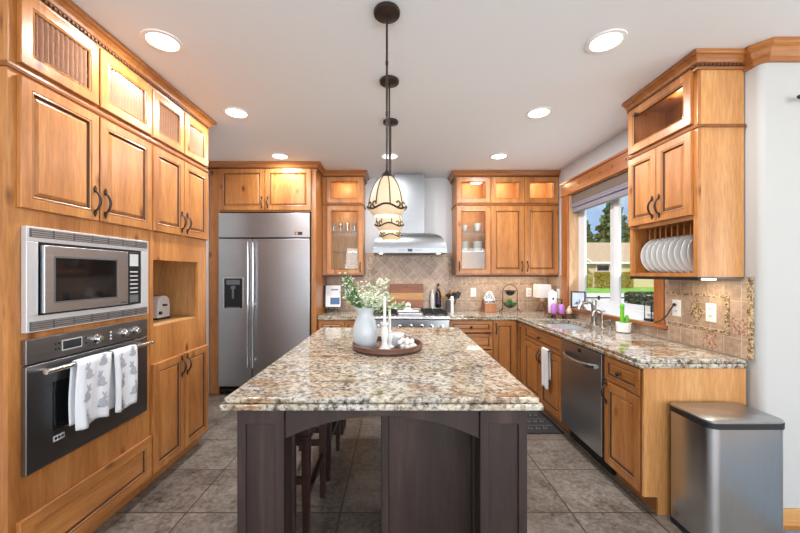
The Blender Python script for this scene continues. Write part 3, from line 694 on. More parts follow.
for x, lab in ((.13, 'white plate stack dish on cabinet floor, hood side'), (.31, 'white shallow dish on cabinet floor, panelled door side')): dish(lab, GX+x, 4.61, 1.4185, .07, .03, cat='dish')
crown('crown_moulding', 'crown moulding on top of the three-column wall cabinet', [(.760, YB-.003), (.760, 4.468), (2.066, 4.468)])

# ------------------------------------------------------------------ range hood
T = E('range_hood', 'stainless chimney range hood with arched canopy above the cooktop', 'range hood', (.173, 4.78, 0))
m = MB(); m.box(-.20, .20, -.215, .0, 1.90, CEIL-.003); m.build('chimney', 'hood_steel', T, bevel=.003)
bx('control_strip', 'hood_steel', T, -.457, .457, -.455, 0, 1.672, 1.738, bevel=.003)
rings = []
for i in range(13):
    t = i/12; zz = 1.739 + .20*math.sin(t*PI/2)**.9
    hx = .452 - .232*(1-math.cos(t*PI/2)); yf = -.45 + .22*(1-math.cos(t*PI/2))
    rings.append([(-hx, yf, zz), (hx, yf, zz), (hx, 0, zz), (-hx, 0, zz)])
m = MB(); m.loft(rings); m.build('canopy', 'hood_steel', T, smooth=True)
p = bx('display', 'black', T, -.03, .03, -.457, -.4555, 1.690, 1.722)
for i in range(10):
    x = -.14+i*.017 if i < 5 else .055+(i-5)*.02
    bx('button', 'gray_plastic', T, x, x+.010, -.457, -.4555, 1.70, 1.711)
for s in (-1, 1):
    m = MB(); m.cyl((s*.36, -.36), .024, 1.667, 1.6715, 18); m.build('hood_lamp', 'lamp_disc', T)
    light('hood_spot', 'SPOT', (s*.36, -.34, 1.655), 7, (1, .86, .66), (-.25, 0, 0), T, spot_size=1.7, spot_blend=.8, shadow_soft_size=.03)
m = MB()
for i in range(12): m.box(-.30+i*.05, -.265+i*.05, -.40, -.08, 1.664, 1.6715)
m.build('filter_grille', 'gray_plastic', T)

# ------------------------------------------------------------------ backsplash on the back wall and the right wall
T = bpy.data.objects.new('backsplash', None); COL.objects.link(T); T.location = (0, 4.80, 0); ST(T)
ya = -.013; ym = -.0165
def slabp(name, mat, *boxes, par=None, y0=None):
    m = MB()
    for x0, x1, z0, z1 in boxes: m.box(x0, x1, ya if y0 is None else y0, -.002, z0, z1)
    return m.build(name, mat, par or T)
slabp('square_tile_row', 'travertine_square', (-.93, 2.052, .917, 1.04))
slabp('large_tile_field', 'travertine_large', (-.93, -.385, 1.06, 1.398), (-.41, -.385, 1.398, 1.70), (-.385, .735, 1.665, 1.70), (.735, .76, 1.06, 1.70), (.76, 2.052, 1.06, 1.27))
slabp('square_tile_row', 'travertine_square', (.76, 2.052, 1.29, 1.398))
slabp('diagonal_tile_field', 'travertine_diagonal', (-.362, .712, 1.06, 1.642))
slabp('mosaic_border', 'mosaic', (-.93, 2.052, 1.04, 1.06), (-.385, -.362, 1.06, 1.665), (.712, .735, 1.06, 1.665), (-.362, .712, 1.642, 1.665), (.76, 2.052, 1.27, 1.29), y0=ym)
m = MB()
for x, z in ((-.09, 1.30), (.06, 1.47), (.36, 1.36), (.47, 1.53)): m.prism([(x, z-.045), (x+.045, z), (x, z+.045), (x-.045, z)], 'y', -.0145, -.0125)
m.build('mosaic_inset', 'mosaic', T)
T2 = bpy.data.objects.new('backsplash', None); COL.objects.link(T2); T2.location = (2.07, 4.785, 0); T2.rotation_euler = (0, 0, -PI/2); ST(T2)
L = 4.785-2.03; q = lambda Y: 4.785-Y
slabp('square_tile_row', 'travertine_square', (.0, L-.03, .917, .995), (0, q(4.37), .995, 1.04), (q(2.66), L-.03, .995, 1.04), (q(2.17), L-.03, 1.04, 1.39), (q(2.69), q(2.17), 1.285, 1.39), par=T2)
slabp('large_tile_field', 'travertine_large', (0, q(4.37), 1.06, 1.398), (q(2.69), q(2.20), 1.06, 1.265), par=T2)
slabp('mosaic_border', 'mosaic', (0, q(4.37), 1.04, 1.06), (q(2.66), q(2.17), 1.04, 1.06), (q(2.69), q(2.17), 1.265, 1.285), (q(2.20), q(2.17), 1.06, 1.265), (L-.03, L-.002, .917, 1.40), par=T2, y0=ym)
m = MB(); x, z = q(2.41), 1.165; m.prism([(x, z-.085), (x+.07, z), (x, z+.085), (x-.07, z)], 'y', -.0145, -.0125); m.build('mosaic_inset', 'mosaic', T2)
for Y, z in ((2.36, .925), (2.155, 1.045)): bx('accent_tile', 'accent_stone', T2, q(Y), q(Y)+.10, -.0142, -.0128, z, z+.108)

def outlet(label, loc, rz, sw=False):
    T = E('power_outlet', label, 'outlet', loc, rz)
    bx('cover_plate', 'white_plastic', T, -.037, .037, -.006, 0, -.06, .06, bevel=.002)
    for z in (-.024, .024):
        o_ = bx('socket', 'matte_white', T, -.016, .016, -.0085, -.006, z-.014, z+.014, bevel=.002)
        m = MB(); m.box(-.008, -.005, -.009, -.0084, z-.004, z+.007); m.box(.005, .008, -.009, -.0084, z-.004, z+.007); m.build('slots', 'black', o_)
outlet('white outlet plate on backsplash behind the knife block end', (1.05, 4.7865, 1.165), 0)
outlet('white outlet plate on the back wall beside the table lamp', (1.805, 4.7865, 1.165), 0)
outlet('white outlet plate on backsplash behind the flowers and cookbook', (-.66, 4.7865, 1.155), 0)
outlet('white outlet in the corner beside the window casing', (2.0565, 4.46, 1.165), -PI/2)
outlet('white outlet with a black cord plugged in near the sill', (2.0565, 2.577, 1.168), -PI/2)
outlet('white outlet plate without a cord above the counter end', (2.0565, 2.295, 1.165), -PI/2)

# ------------------------------------------------------------------ base cabinets, back wall
ZT = .863
def base(name, label, loc, w, rz=0, d=.566, top=True): 
    T = E(name, label, 'cabinet', loc, rz); shell(T, w, d, .10, ZT, top=top, shelves=(.45,) if top else ()); toe(T, w); return T
T = base('base_cabinet', 'alder base cabinet between refrigerator and range', (-.934, 4.22, 0), .640)
face(T, [(0, .03, .1, ZT), (.61, .64, .1, ZT), (0, .64, .845, ZT), (0, .64, .68, .715), (.31, .33, .1, ZT)])
for a, b, px in ((.012, .315, .285), (.325, .630, .355)):
    d = door(T, a, b, .715, .850, 'drawer', 'drawer', .05, 'alder_horizontal'); knob(d, (a+b)/2, .782)
    d = door(T, a, b, .112, .695); pull(d, px, .61)
T = base('drawer_cabinet', 'four-drawer alder base cabinet right beside the range', (.634, 4.22, 0), .522)
face(T, [(0, .02, .1, ZT), (.502, .522, .1, ZT), (0, .522, .845, ZT)])
for z0, z1 in ((.715, .850), (.515, .700), (.310, .500), (.112, .295)):
    d = door(T, .010, .514, z0, z1, 'drawer', 'drawer', .05, 'alder_horizontal'); knob(d, .262, (z0+z1)/2)
T = E('corner_cabinet', 'alder corner base cabinet with a tall narrow door', 'cabinet', (1.158, 4.22, 0))
bx('carcass', 'alder', T, 0, .895, .021, .566, .1, ZT); face(T, [(0, .02, .1, ZT), (.268, .312, .1, ZT), (0, .31, .845, ZT), (.02, .27, .1, .12)]); toe(T, .33)
d = door(T, .010, .272, .112, .850); pull(d, .038, .76, .1)
# right wall run
XB = 1.472; RD = .584
T = E('filler_cabinet', 'narrow alder door panel at the inside corner next to the sink cabinet', 'cabinet', (XB, 4.198, 0), -PI/2)
bx('carcass', 'alder', T, 0, .205, .021, RD, .1, ZT) if False else bx('carcass', 'alder', T, 0, .205, .0, .02, .1, ZT)
d = door(T, .012, .200, .112, .850); toe(T, .205)
T = base('sink_cabinet', 'alder sink base cabinet with towel hung on its doors', (XB, 3.990, 0), .902, -PI/2, RD, top=False)
face(T, [(0, .02, .1, ZT), (.882, .902, .1, ZT), (0, .902, .845, ZT), (0, .902, .67, .70), (.44, .462, .1, .70)])
d = door(T, .010, .892, .690, .850, 'drawer', 'drawer_front', .05, 'alder_horizontal'); knob(d, .44, .770)
d = door(T, .010, .446, .112, .675); pull(d, .446-.028, .58); d = door(T, .456, .892, .112, .675); pull(d, .484, .58)
m = MB(); m.tube([(.55, -.045, .692), (.73, -.045, .692)], .005, 8); m.tube([(.555, -.0205, .692), (.555, -.045, .692)], .004, 6); m.tube([(.725, -.0205, .692), (.725, -.045, .692)], .004, 6)
m.build('towel_bar', 'bronze', T)
towel('hand_towel', 'plain white hand towel hanging on the sink cabinet', (XB, 3.35, .694), -PI/2, .13, .36, .27, -.045, .012, 'towel_white', .003, 5)
T = base('end_cabinet', 'alder base cabinet with drawer at the counter end by the trash can', (XB, 2.463, 0), .380, -PI/2, RD)
face(T, [(0, .02, .1, ZT), (.355, .380, .1, ZT), (0, .38, .845, ZT), (0, .38, .67, .70)])
d = door(T, .010, .362, .690, .850, 'drawer', 'drawer', .05, 'alder_horizontal'); knob(d, .186, .770)
d = door(T, .010, .362, .112, .675); pull(d, .036, .60)
m = MB(); m.prism([(-.018, .108), (.066, .108), (.066, .002), (.582, .002), (.582, ZT), (-.018, ZT)], 'x', .381, .397); m.build('end_panel', 'maple_side', T)
# dishwasher
T = E('dishwasher', 'dark stainless dishwasher with curved bar handle', 'dishwasher', (XB, 3.080, 0), -PI/2)
W = .606
bx('body', 'gray_plastic', T, .004, W-.004, .022, RD-.02, .10, ZT-.004)
d = bx('door', 'stainless', T, .004, W-.004, -.028, .02, .125, .852, bevel=.004)
m = MB(); n = 16
m.loft([[(.07+.47*i/n, -.028-.052*math.sin(PI*i/n)**.6-a_, .745-.012*math.sin(PI*i/n)+b_) for a_, b_ in ((0, -.017), (.012, -.012), (.016, 0), (.012, .012), (0, .017))] for i in range(n+1)])
m.build('handle', 'stainless_bright', d, smooth=True)
m = MB(); m.box(.285, .335, -.0293, -.0275, .800, .826); m.build('badge', 'black', d)
m = MB(); m.box(.34, .45, -.0293, -.0275, .20, .207); m.build('brand_plate', 'stainless_bright', d)
bx('toe_panel', 'black', T, .004, W-.004, .05, .07, .003, .115)

# ------------------------------------------------------------------ countertops
SX0, SX1, SY0, SY1 = 1.535, 1.915, 3.14, 3.88
T = E('countertop', 'long L-shaped granite countertop along the sink and back wall', 'countertop', (1.7, 4.3, .865))
for nm, z0, z1, e in (('edge_band', 0, .0255, 0), ('slab', .0255, .05, .010)):
    m = MB(); m.X = Matrix.Translation((-1.7, -4.3, 0))
    xs = [.632, 1.422+e, SX0, SX1, 2.054]; ys = [2.05+e, SY0, 3.50, 3.52, SY1, 4.19+e, 4.782]
    def keep(x, y): return (x > 1.422+e or y > 4.19+e) and not (SX0 < x < SX1 and SY0 < y < SY1)
    slab(m, xs, ys, keep, z0, z1); m.build(nm, 'granite', T, bevel=.007, seg=3)
T = E('countertop', 'short granite countertop between refrigerator and range', 'countertop', (-.6, 4.5, .865))
for nm, z0, z1, e in (('edge_band', 0, .0255, 0), ('slab', .0255, .05, .010)):
    bx(nm, 'granite', T, -.335, .31, -.31+e, .282, z0, z1, bevel=.006)

# sink and faucet
T = E('kitchen_sink', 'double-bowl stainless undermount sink below the window', 'sink', (SX0, SY0, .8635))
for a, b in ((0, .42), (.44, .74)):
    m = MB(); n = .004; x1 = SX1-SX0
    r_ = lambda i, z: [(i, a+i, z), (x1-i, a+i, z), (x1-i, b-i, z), (i, b-i, z)]
    m.loft([r_(-.012, 0), r_(.0, 0), r_(.008, -.14), r_(.03, -.165)], caps=False); m.f([m.v(p) for p in r_(.03, -.165)])
    bo = m.build('basin', 'brushed_silver', T, smooth=True, solid=.002)
    m = MB(); m.cyl((x1/2, (a+b)/2), .04, -.164, -.160, 18); m.build('drain', 'chrome', bo)
T = E('kitchen_faucet', 'brushed nickel pull-out faucet behind the sink', 'faucet', (1.968, 3.50, .9155))
m = MB(); m.lathe([(.034, 0), (.034, .008), (.026, .014), (.024, .05), (.026, .06), (.024, .17), (.027, .18), (.026, .225), (.020, .245), (.006, .252)], 0, 0, 24); m.build('column', 'nickel', T, smooth=True)
m = MB(); m.tube([(0, 0, .20), (-.05, -.005, .225), (-.11, -.01, .215), (-.15, -.012, .18), (-.16, -.013, .15)], [.016, .017, .019, .021, .020], 14); m.build('spout', 'nickel', T, smooth=True)
m = MB(); m.tube([(0, -.02, .07), (0, -.05, .085), (-.01, -.075, .13)], [.011, .008, .006], 10); m.build('lever', 'nickel', T, smooth=True)
T = E('water_tap', 'small curved filtered-water tap beside the main faucet', 'faucet', (1.968, 3.36, .9155))
m = MB(); m.lathe([(.022, 0), (.022, .012), (.012, .02), (.011, .09)], 0, 0, 16); m.build('base', 'nickel', T, smooth=True)
m = MB(); m.tube([(0, 0, .085), (0, 0, .12), (-.012, 0, .145), (-.04, 0, .155), (-.075, 0, .145), (-.09, 0, .12), (-.092, 0, .10)], .0085, 10); m.build('spout', 'nickel', T, smooth=True)
T = E('soap_dispenser', 'short nickel soap pump set in the counter near the cactus', 'soap dispenser', (1.972, 3.245, .9155))
m = MB(); m.lathe([(.020, 0), (.020, .01), (.013, .016), (.012, .05), (.015, .055), (.015, .075), (.004, .08)], 0, 0, 16); m.build('body', 'nickel', T, smooth=True)
m = MB(); m.tube([(0, 0, .068), (-.04, 0, .07), (-.06, 0, .06)], .006, 8); m.build('nozzle', 'nickel', T, smooth=True)

# ------------------------------------------------------------------ range
T = E('gas_range', 'stainless gas range under the hood', 'range', (.17, 4.14, 0)); hw = .455
bx('body', 'stainless_dark', T, -hw, hw, .0, .62, .10, .905); 
bx('toe_panel', 'black', T, -hw+.01, hw-.01, .06, .08, .003, .10)
bx('oven_door', 'stainless', T, -hw, hw, -.035, -.001, .20, .70, bevel=.004)
m = MB(); m.tube([(-.38, -.085, .66), (.38, -.085, .66)], .012, 10); m.tube([(-.34, -.035, .66), (-.34, -.085, .66)], .008, 8); m.tube([(.34, -.035, .66), (.34, -.085, .66)], .008, 8); m.build('handle', 'chrome', T, smooth=True)
p = bx('control_panel', 'stainless', T, -hw, hw, -.035, -.001, .72, .875, bevel=.003)
m = MB(); m.tube([(-hw, -.03, .897), (hw, -.03, .897)], .019, 14); m.build('front_rail', 'stainless_bright', T, smooth=True)
bx('cooktop', 'stainless', T, -hw, hw, -.015, .545, .905, .922, bevel=.003)
bx('back_ledge', 'stainless', T, -hw, hw, .548, .632, .905, .960, bevel=.004)
for x in (-.37, -.25, -.13, .0, .13, .25, .37):
    m = MB(); m.X = Matrix.Translation((x, -.035, .80)) @ Matrix.Rotation(PI/2, 4, 'X'); m.lathe([(.027, 0), (.027, .006), (.021, .010), (.019, .034), (.001, .036)], 0, 0, 18); m.build('knob', 'chrome', p, smooth=True)
for x0, x1 in ((-.44, -.16), (.16, .44)):
    m = MB()
    for y in (.02, .16, .27, .38, .53): m.box(x0, x1, y-.007, y+.007, .944, .958)
    for x in (x0+.007, (x0+x1)/2, x1-.007): m.box(x-.007, x+.007, .02, .53, .942, .956)
    for x in (x0+.01, x1-.01):
        for y in (.025, .525): m.box(x-.008, x+.008, y-.008, y+.008, .9225, .944)
    m.build('burner_grate', 'iron', T)
    for y in (.15, .40):
        m = MB(); m.lathe([(.05, .9225), (.045, .932), (.03, .938), (.001, .939)], (x0+x1)/2, y, 18); m.build('burner', 'black', T, smooth=True)
bx('griddle_cover', 'stainless_bright', T, -.145, .145, .02, .53, .9225, .950, bevel=.004)
T = E('spoon_rest', 'white spoon rest with a round head on the griddle', 'spoon rest', (.15, 4.30, .9505))
bx('tray', 'white_ceramic', T, -.13, .13, -.05, .05, 0, .018, bevel=.006)
m = MB(); m.ball((0, .05, .075), (.036, .016, .036)); m.prism([(-.06, .012), (.06, .012), (.03, .05), (-.03, .05)], 'y', .04, .058); m.build('round_head', 'white_ceramic', T, smooth=True)

# ------------------------------------------------------------------ back counter items
T = E('cutting_board', 'wooden cutting board with a pale middle band leaning behind the range', 'cutting board', (.142, 4.722, .9605)); T.rotation_euler = (-.10, 0, 0)
for z0, z1, mt in ((0, .11, 'acacia_board'), (.11, .20, 'acacia_light'), (.20, .32, 'acacia_board')): bx('band', mt, T, -.225, .225, -.012, .012, z0+.0003, z1, bevel=.003 if z0 != .11 else .0005)
m = MB(); m.X = Matrix.Translation((.0, -.012, .285)) @ Matrix.Rotation(PI/2, 4, 'X'); m.cyl((0, 0), .010, 0, .001, 14); m.build('hang_hole', 'black', T)
def bottle(label, loc, prof, mats, cat='bottle', name='bottle', extra=()):
    T = E(name, label, cat, loc); m = MB(); m.lathe(prof, 0, 0, 20); m.build('body', mats, T, smooth=True)
    for nm, pr, mt in extra: m = MB(); m.lathe(pr, 0, 0, 20); m.build(nm, mt, T, smooth=True)
    return T
bottle('tall white oil bottle standing beside the wine bottle', (.49, 4.73, .9605), [(.028, 0), (.031, .01), (.031, .15), (.024, .185), (.013, .21), (.012, .225)], 'white_ceramic', extra=[('cap', [(.013, .2255), (.013, .24), (.002, .241)], 'white_plastic')])
bottle('dark wine bottle with gold neck beside the white bottle', (.57, 4.73, .9605), [(.034, 0), (.036, .01), (.036, .18), (.030, .21), (.014, .245), (.0135, .30)], 'wine_glass', name='wine_bottle', extra=[('label_band', [(.0365, .05), (.0365, .15)], 'wine_label'), ('neck_foil', [(.0145, .26), (.0145, .288)], 'gold_foil'), ('cork_cap', [(.015, .30), (.015, .325), (.002, .326)], 'black')])
T = E('utensil_crock', 'grey metal crock holding cooking utensils', 'crock', (.715, 4.66, .9155))
m = MB(); m.lathe([(.055, 0), (.058, .01), (.058, .17), (.053, .17), (.052, .012), (.001, .01)], 0, 0, 24); m.build('body', 'gray_plastic', T, smooth=True)
m = MB(); m.lathe([(.0595, .155), (.0595, .17), (.058, .17), (.058, .155)], 0, 0, 24); m.build('rim', 'chrome', T, smooth=True)
def utensil(name, label, dx, dy, tilt, L, mat, head):
    T = E(name, label, 'utensil', (.715+dx*.25, 4.66+dy*.25, .931)); T.rotation_euler = (tilt[1], tilt[0], 0)
    m = MB(); m.tube([(0, 0, 0), (0, 0, L)], .006, 8); m.build('handle', mat, T, smooth=True)
    m = MB()
    if head == 'spoon': m.ball((0, 0, L+.03), (.026, .010, .038))
    elif head == 'spatula': m.box(-.03, .03, -.004, .004, L-.002, L+.085)
    else: m.ball((0, 0, L+.025), (.034, .026, .026))
    m.build('head', mat, T, smooth=True)
utensil('wooden_spoon', 'wooden spoon leaning toward the wine bottle in the crock', -.08, 0, (-.34, .05), .19, 'spoon_wood', 'spoon')
utensil('wooden_spoon', 'upright wooden spoon at the centre of the crock', .03, .08, (.10, -.05), .21, 'spoon_wood', 'spoon')
utensil('spatula', 'black spatula leaning out of the crock away from the range', .10, -.02, (.36, .05), .18, 'black', 'spatula')
utensil('ladle', 'black ladle in the crock between the two spoons', -.03, -.06, (-.10, .10), .18, 'black', 'ladle')
utensil('serving_fork', 'black utensil with broad head at the front of the crock', .04, -.08, (.16, .14), .16, 'black', 'spatula')
bottle('slim white pepper mill standing in front of the utensil crock', (.718, 4.50, .9155), [(.020, 0), (.021, .01), (.019, .16), (.021, .17), (.021, .21), (.006, .215)], 'matte_white', 'pepper mill', 'pepper_mill')
# cookbook on easel
T = E('book_easel', 'black wire easel supporting the cookbook', 'easel', (-.82, 4.58, .9155))
m = MB(); m.tube([(-.09, -.05, .004), (-.06, -.03, .03), (-.05, .05, .24)], .004, 6); m.tube([(.09, -.05, .004), (.06, -.03, .03), (.05, .05, .24)], .004, 6); m.tube([(-.10, -.035, .035), (.10, -.035, .035)], .004, 6); m.tube([(0, .05, .23), (0, .11, .004)], .004, 6); m.tube([(-.05, .05, .24), (.05, .05, .24)], .004, 6); m.tube([(-.09, -.05, .004), (-.04, -.05, .05), (0, -.05, .02), (.04, -.05, .05), (.09, -.05, .004)], .003, 6)
m.build('wire_frame', 'iron', T, smooth=True)
T = E('cookbook', 'cookbook with white cover and dark spine standing on the easel', 'book', (-.82, 4.562, .985)); T.rotation_euler = (-.22, 0, .12)
bx('cover', 'paper', T, -.09, .10, -.026, -.024, 0, .28); bx('pages', 'paper', T, -.085, .097, -.024, -.002, .003, .277); bx('back_cover', 'navy', T, -.09, .10, -.002, 0, 0, .28); bx('spine', 'navy', T, -.115, -.09, -.027, .0, 0, .28)
bx('cover_picture', 'photo_blue', T, -.03, .09, -.0268, -.026, .03, .12); bx('cover_title', 'photo_blue', T, -.02, .07, -.0268, -.026, .215, .23)
# knife block
T = E('knife_block', 'wooden knife block with clear domed guard on the back counter', 'knife block', (1.225, 4.60, .9155))
bx('block', 'block_wood', T, -.075, .075, -.045, .06, 0, .115, bevel=.004)
m = MB(); m.prism([(-.105, 0), (-.078, 0), (-.078, .165), (-.088, .165)], 'y', -.02, .06); m.build('side_wedge', 'red_wood', T)
pts = [(.072*math.cos(t), .02, .115+.155*math.sin(t)) for t in [PI*i/20 for i in range(21)]]
m = MB(); m.tube(pts, .005, 8); m.build('guard_rim', 'white_plastic', T, smooth=True)
m = MB(); m.prism([(p[0]*.95, .1155+(p[2]-.115)*.96) for p in pts], 'y', .018, .022); m.build('clear_guard', 'clear_pane', T)
for i in range(6):
    K = E('knife', 'small black-handled steak knife in the front row of the knife block', 'knife', (1.225-.055+i*.022, 4.575, 1.0312), 0, 'steak knives in the block')
    bx('blade', 'chrome', K, -.001, .001, -.008, .008, 0, .010); bx('handle', 'black', K, -.006, .006, -.009, .009, .010, .030, bevel=.003)
for i, (x, h_) in enumerate(((-.03, .085), (0, .10), (.03, .085))):
    K = E('knife', ('long knife on the wedge side behind the clear guard', 'middle long knife behind the clear guard', 'long knife on the basket side behind the clear guard')[i], 'knife', (1.225+x, 4.643, 1.0312))
    bx('blade', 'chrome', K, -.012, .012, -.001, .001, 0, h_*.6); bx('handle', 'black', K, -.008, .008, -.007, .007, h_*.6, h_*1.25, bevel=.003)
# two-tier fruit basket
T = E('fruit_basket', 'black wire two-tier fruit basket in the back counter corner', 'basket', (1.49, 4.60, .9155))
m = MB(); pts = [(-.095, 0, .03)] + [(-.095, 0, .10)] + [(.095*-math.cos(t), 0, .26+.10*math.sin(t)) for t in [PI*i/14 for i in range(15)]] + [(.095, 0, .10), (.095, 0, .03)]
m.tube(pts, .0045, 8); m.tube([(-.125, -.05, .004), (-.095, 0, .05), (-.125, .05, .004)], .0045, 8); m.tube([(.125, -.05, .004), (.095, 0, .05), (.125, .05, .004)], .0045, 8); m.build('stand', 'iron', T, smooth=True)
for zc, R_ in ((.055, .09), (.215, .075)):
    m = MB()
    for f in (1, .8, .5, .25): m.tube([(R_*f*math.cos(2*PI*i/20), R_*f*math.sin(2*PI*i/20), zc+.065*f*f) for i in range(21)], .003, 6)
    for a in range(12): m.tube([(R_*f*math.cos(a*PI/6), R_*f*math.sin(a*PI/6), zc+.065*f*f) for f in (.1, .4, .7, 1)], .0025, 5)
    m.build('wire_bowl', 'iron', T, smooth=True)
for i, (x, y, z, r_) in enumerate(((-.035, -.03, .105, .030), (.03, -.035, .105, .030), (.0, .03, .105, .032), (-.01, -.02, .150, .028))):
    o = MB(); o.ball((0, 0, 0), (r_*1.15, r_, r_)); o = tag(o.build('green_fruit', 'fruit_green', None, smooth=True), 'green fruit piled in the lower bowl of the wire basket', 'fruit', 'green fruit in the lower basket bowl'); o.location = (1.49+x, 4.60+y, .9155+z)
for i, (x, y, z, r_) in enumerate(((-.026, -.015, .258, .026), (.028, -.015, .258, .026), (.0, .028, .258, .025))):
    o = MB(); o.ball((0, 0, 0), (r_*1.1, r_, r_)); o = tag(o.build('dark_fruit', 'fruit_dark', None, smooth=True), 'dark fruit in the upper bowl of the wire basket', 'fruit', 'dark fruit in the upper basket bowl'); o.location = (1.49+x, 4.60+y, .9155+z)
# table lamp
T = E('table_lamp', 'small table lamp with white square shade in the counter corner', 'lamp', (1.90, 4.58, .9155))
m = MB(); m.loft([[(s*x, s*y, z) for x, y in ((-1, -1), (1, -1), (1, 1), (-1, 1))] for s, z in ((.088, .195), (.082, .365), (.080, .365), (.086, .195))], caps=False); m.build('lamp_shade', 'matte_white', T)
m = MB(); m.ball((0, 0, .165), (.026, .026, .034)); m.tube([(0, 0, .19), (0, 0, .30)], .005, 6); m.build('lamp_holder', 'cream_soap', T, smooth=True)
m = MB()
for a in (.5, 2.6, 4.7): m.tube([(.012*math.cos(a), .012*math.sin(a), .145), (.075*math.cos(a), .075*math.sin(a), .003)], .006, 6)
m.build('tripod', 'red_wood', T, smooth=True)
# soap tray group
T = E('footed_tray', 'reddish wooden footed tray holding soap bottles beside the sink', 'tray', (1.88, 4.06, .9155)); T.rotation_euler = (0, 0, .2)
m = MB(); m.lathe([(.10, .034), (.155, .036), (.162, .054), (.156, .054), (.15, .044), (.001, .044)], 0, 0, 28); m.build('plate', 'red_wood', T, smooth=True)
for a in (.4, 1.97, 3.54, 5.11): m = MB(); m.cyl((.085*math.cos(a), .085*math.sin(a)), .012, 0, .0345, 10); m.build('foot', 'red_wood', T)
zt = .9155+.0443
T = bottle('tall white soap bottle with a dark drop mark and lilac label', (1.83, 4.12, zt), [(.044, 0), (.048, .006), (.048, .235), (.040, .25), (.014, .255), (.014, .27)], 'white_plastic', name='soap_bottle', extra=[('pump', [(.010, .2705), (.010, .285), (.004, .30)], 'gray_plastic')])
m = MB(); m.X = Matrix.Translation((-.012, -.0475, .165)); m.prism([(0, .022), (.010, .006), (.008, -.008), (-.008, -.008), (-.010, .006)], 'y', -.002, .004); m.build('drop_mark', 'black', T)
bottle('lilac soap bottle directly in front of the tall white one', (1.80, 4.02, zt), [(.028, 0), (.031, .006), (.031, .10), (.020, .115), (.010, .12)], 'purple_label', name='soap_bottle', extra=[('cap', [(.011, .1205), (.011, .135), (.003, .136)], 'white_plastic')])
bottle('lilac pump bottle with black pump at the middle of the footed tray', (1.88, 4.00, zt), [(.030, 0), (.033, .006), (.033, .095), (.020, .11), (.010, .115)], 'purple_label', name='soap_bottle', extra=[('pump', [(.011, .1155), (.011, .13), (.005, .135), (.005, .155), (.014, .156), (.014, .165), (.002, .166)], 'black')])
bottle('round cream soap bottle at the window end of the tray', (1.96, 3.99, zt), [(.022, 0), (.030, .02), (.030, .045), (.018, .065), (.009, .075)], 'cream_soap', name='soap_bottle', extra=[('pump', [(.009, .0755), (.005, .085), (.005, .10), (.002, .102)], 'chrome')])

# sill items
def on(x, y, z): return (x, y, z)
zs = WZ0+.0035
T = E('photo_frame', 'black framed picture leaning on the window sill', 'picture frame', (2.10, 4.06, zs), -.55); T.rotation_euler = (-.10, 0, -.55)
m = MB(); m.box(-.075, -.062, -.012, 0, 0, .19); m.box(.062, .075, -.012, 0, 0, .19); m.box(-.062, .062, -.012, 0, 0, .013); m.box(-.062, .062, -.012, 0, .177, .19); m.build('frame', 'black', T)
bx('picture', 'photo_sky', T, -.0615, .0615, -.006, -.002, .0135, .1765)
m = MB(); m.prism([(-.035, .04), (-.015, .075), (0, .06), (.012, .10), (.035, .04)], 'y', -.008, -.0061); m.build('mountain', 'photo_blue', T)
T = E('dish_cloth', 'crumpled white cloth lying on the sill beside the picture frame', 'cloth', (2.085, 3.80, zs))
m = MB(); NX, NY = 8, 16; g = [[m.v((-.065+.15*i/NX, -.14+.30*j/NY, .008+.085*math.exp(-((j/NY-.62)/.28)**2)*(.6+.4*math.sin(i*.9+1))+.008*math.sin(j*1.7+i))) for i in range(NX+1)] for j in range(NY+1)]
for j in range(NY):
    for i in range(NX): m.f([g[j][i], g[j][i+1], g[j+1][i+1], g[j+1][i]])
m.build('cloth', 'towel_white', T, smooth=True, solid=.006)
T = E('wax_warmer', 'small square black wire lamp with glass dish on the near end of the sill', 'wax warmer', (2.13, 2.92, zs))
bx('base', 'black', T, -.045, .045, -.045, .045, 0, .022, bevel=.004)
m = MB(); m.tube([(-.04, -.04, .022), (-.04, -.04, .15), (.04, -.04, .15), (.04, -.04, .022)], .004, 6); m.tube([(-.04, .04, .022), (-.04, .04, .15), (.04, .04, .15), (.04, .04, .022)], .004, 6); m.tube([(-.04, -.04, .15), (-.04, .04, .15)], .004, 6); m.tube([(.04, -.04, .15), (.04, .04, .15)], .004, 6); m.build('wire_frame', 'black', T, smooth=True)
m = MB(); bowl(m, .045, .03, 0, 0, .03); m.build('glass_dish', 'tumbler_glass', T, smooth=True)
m = MB(); m.cyl((0, 0), .018, .075, .13, 14); m.build('lamp_head', 'gray_plastic', T, smooth=True)
m = MB(); pts = [Vector(p)-Vector((2.13, 2.92, zs)) for p in ((2.10, 2.885, 1.030), (2.075, 2.83, 1.032), (2.035, 2.76, 1.040), (2.03, 2.70, 1.058), (2.036, 2.65, 1.10), (2.04, 2.61, 1.16), (2.041, 2.585, 1.188), (2.046, 2.577, 1.192))]
c = m.tube(pts, .004, 8).build('cord', 'cord_black', T, smooth=True); m = MB(); m.ball((2.036-2.13, 2.577-2.92, 1.192-zs), (.011, .012, .012)); m.build('plug', 'cord_black', c, smooth=True)
T = E('potted_cactus', 'small bright green cactus in a white pot on the counter', 'plant', (1.952, 3.02, .9155))
m = MB(); m.lathe([(.047, 0), (.054, .006), (.058, .088), (.053, .088), (.050, .078), (.001, .078)], 0, 0, 24); m.build('pot', 'matte_white', T, smooth=True); m = MB(); m.lathe([(.0545, -.0), (.0545, .006)], 0, 0, 24); m.build('saucer_ring', 'black', T)
m = MB(); m.lathe([(.0495, .0785), (.0495, .080)], 0, 0, 16); m.build('soil', 'soil', T)
m = MB(); wob = lambda i: 1+.12*(i % 2)
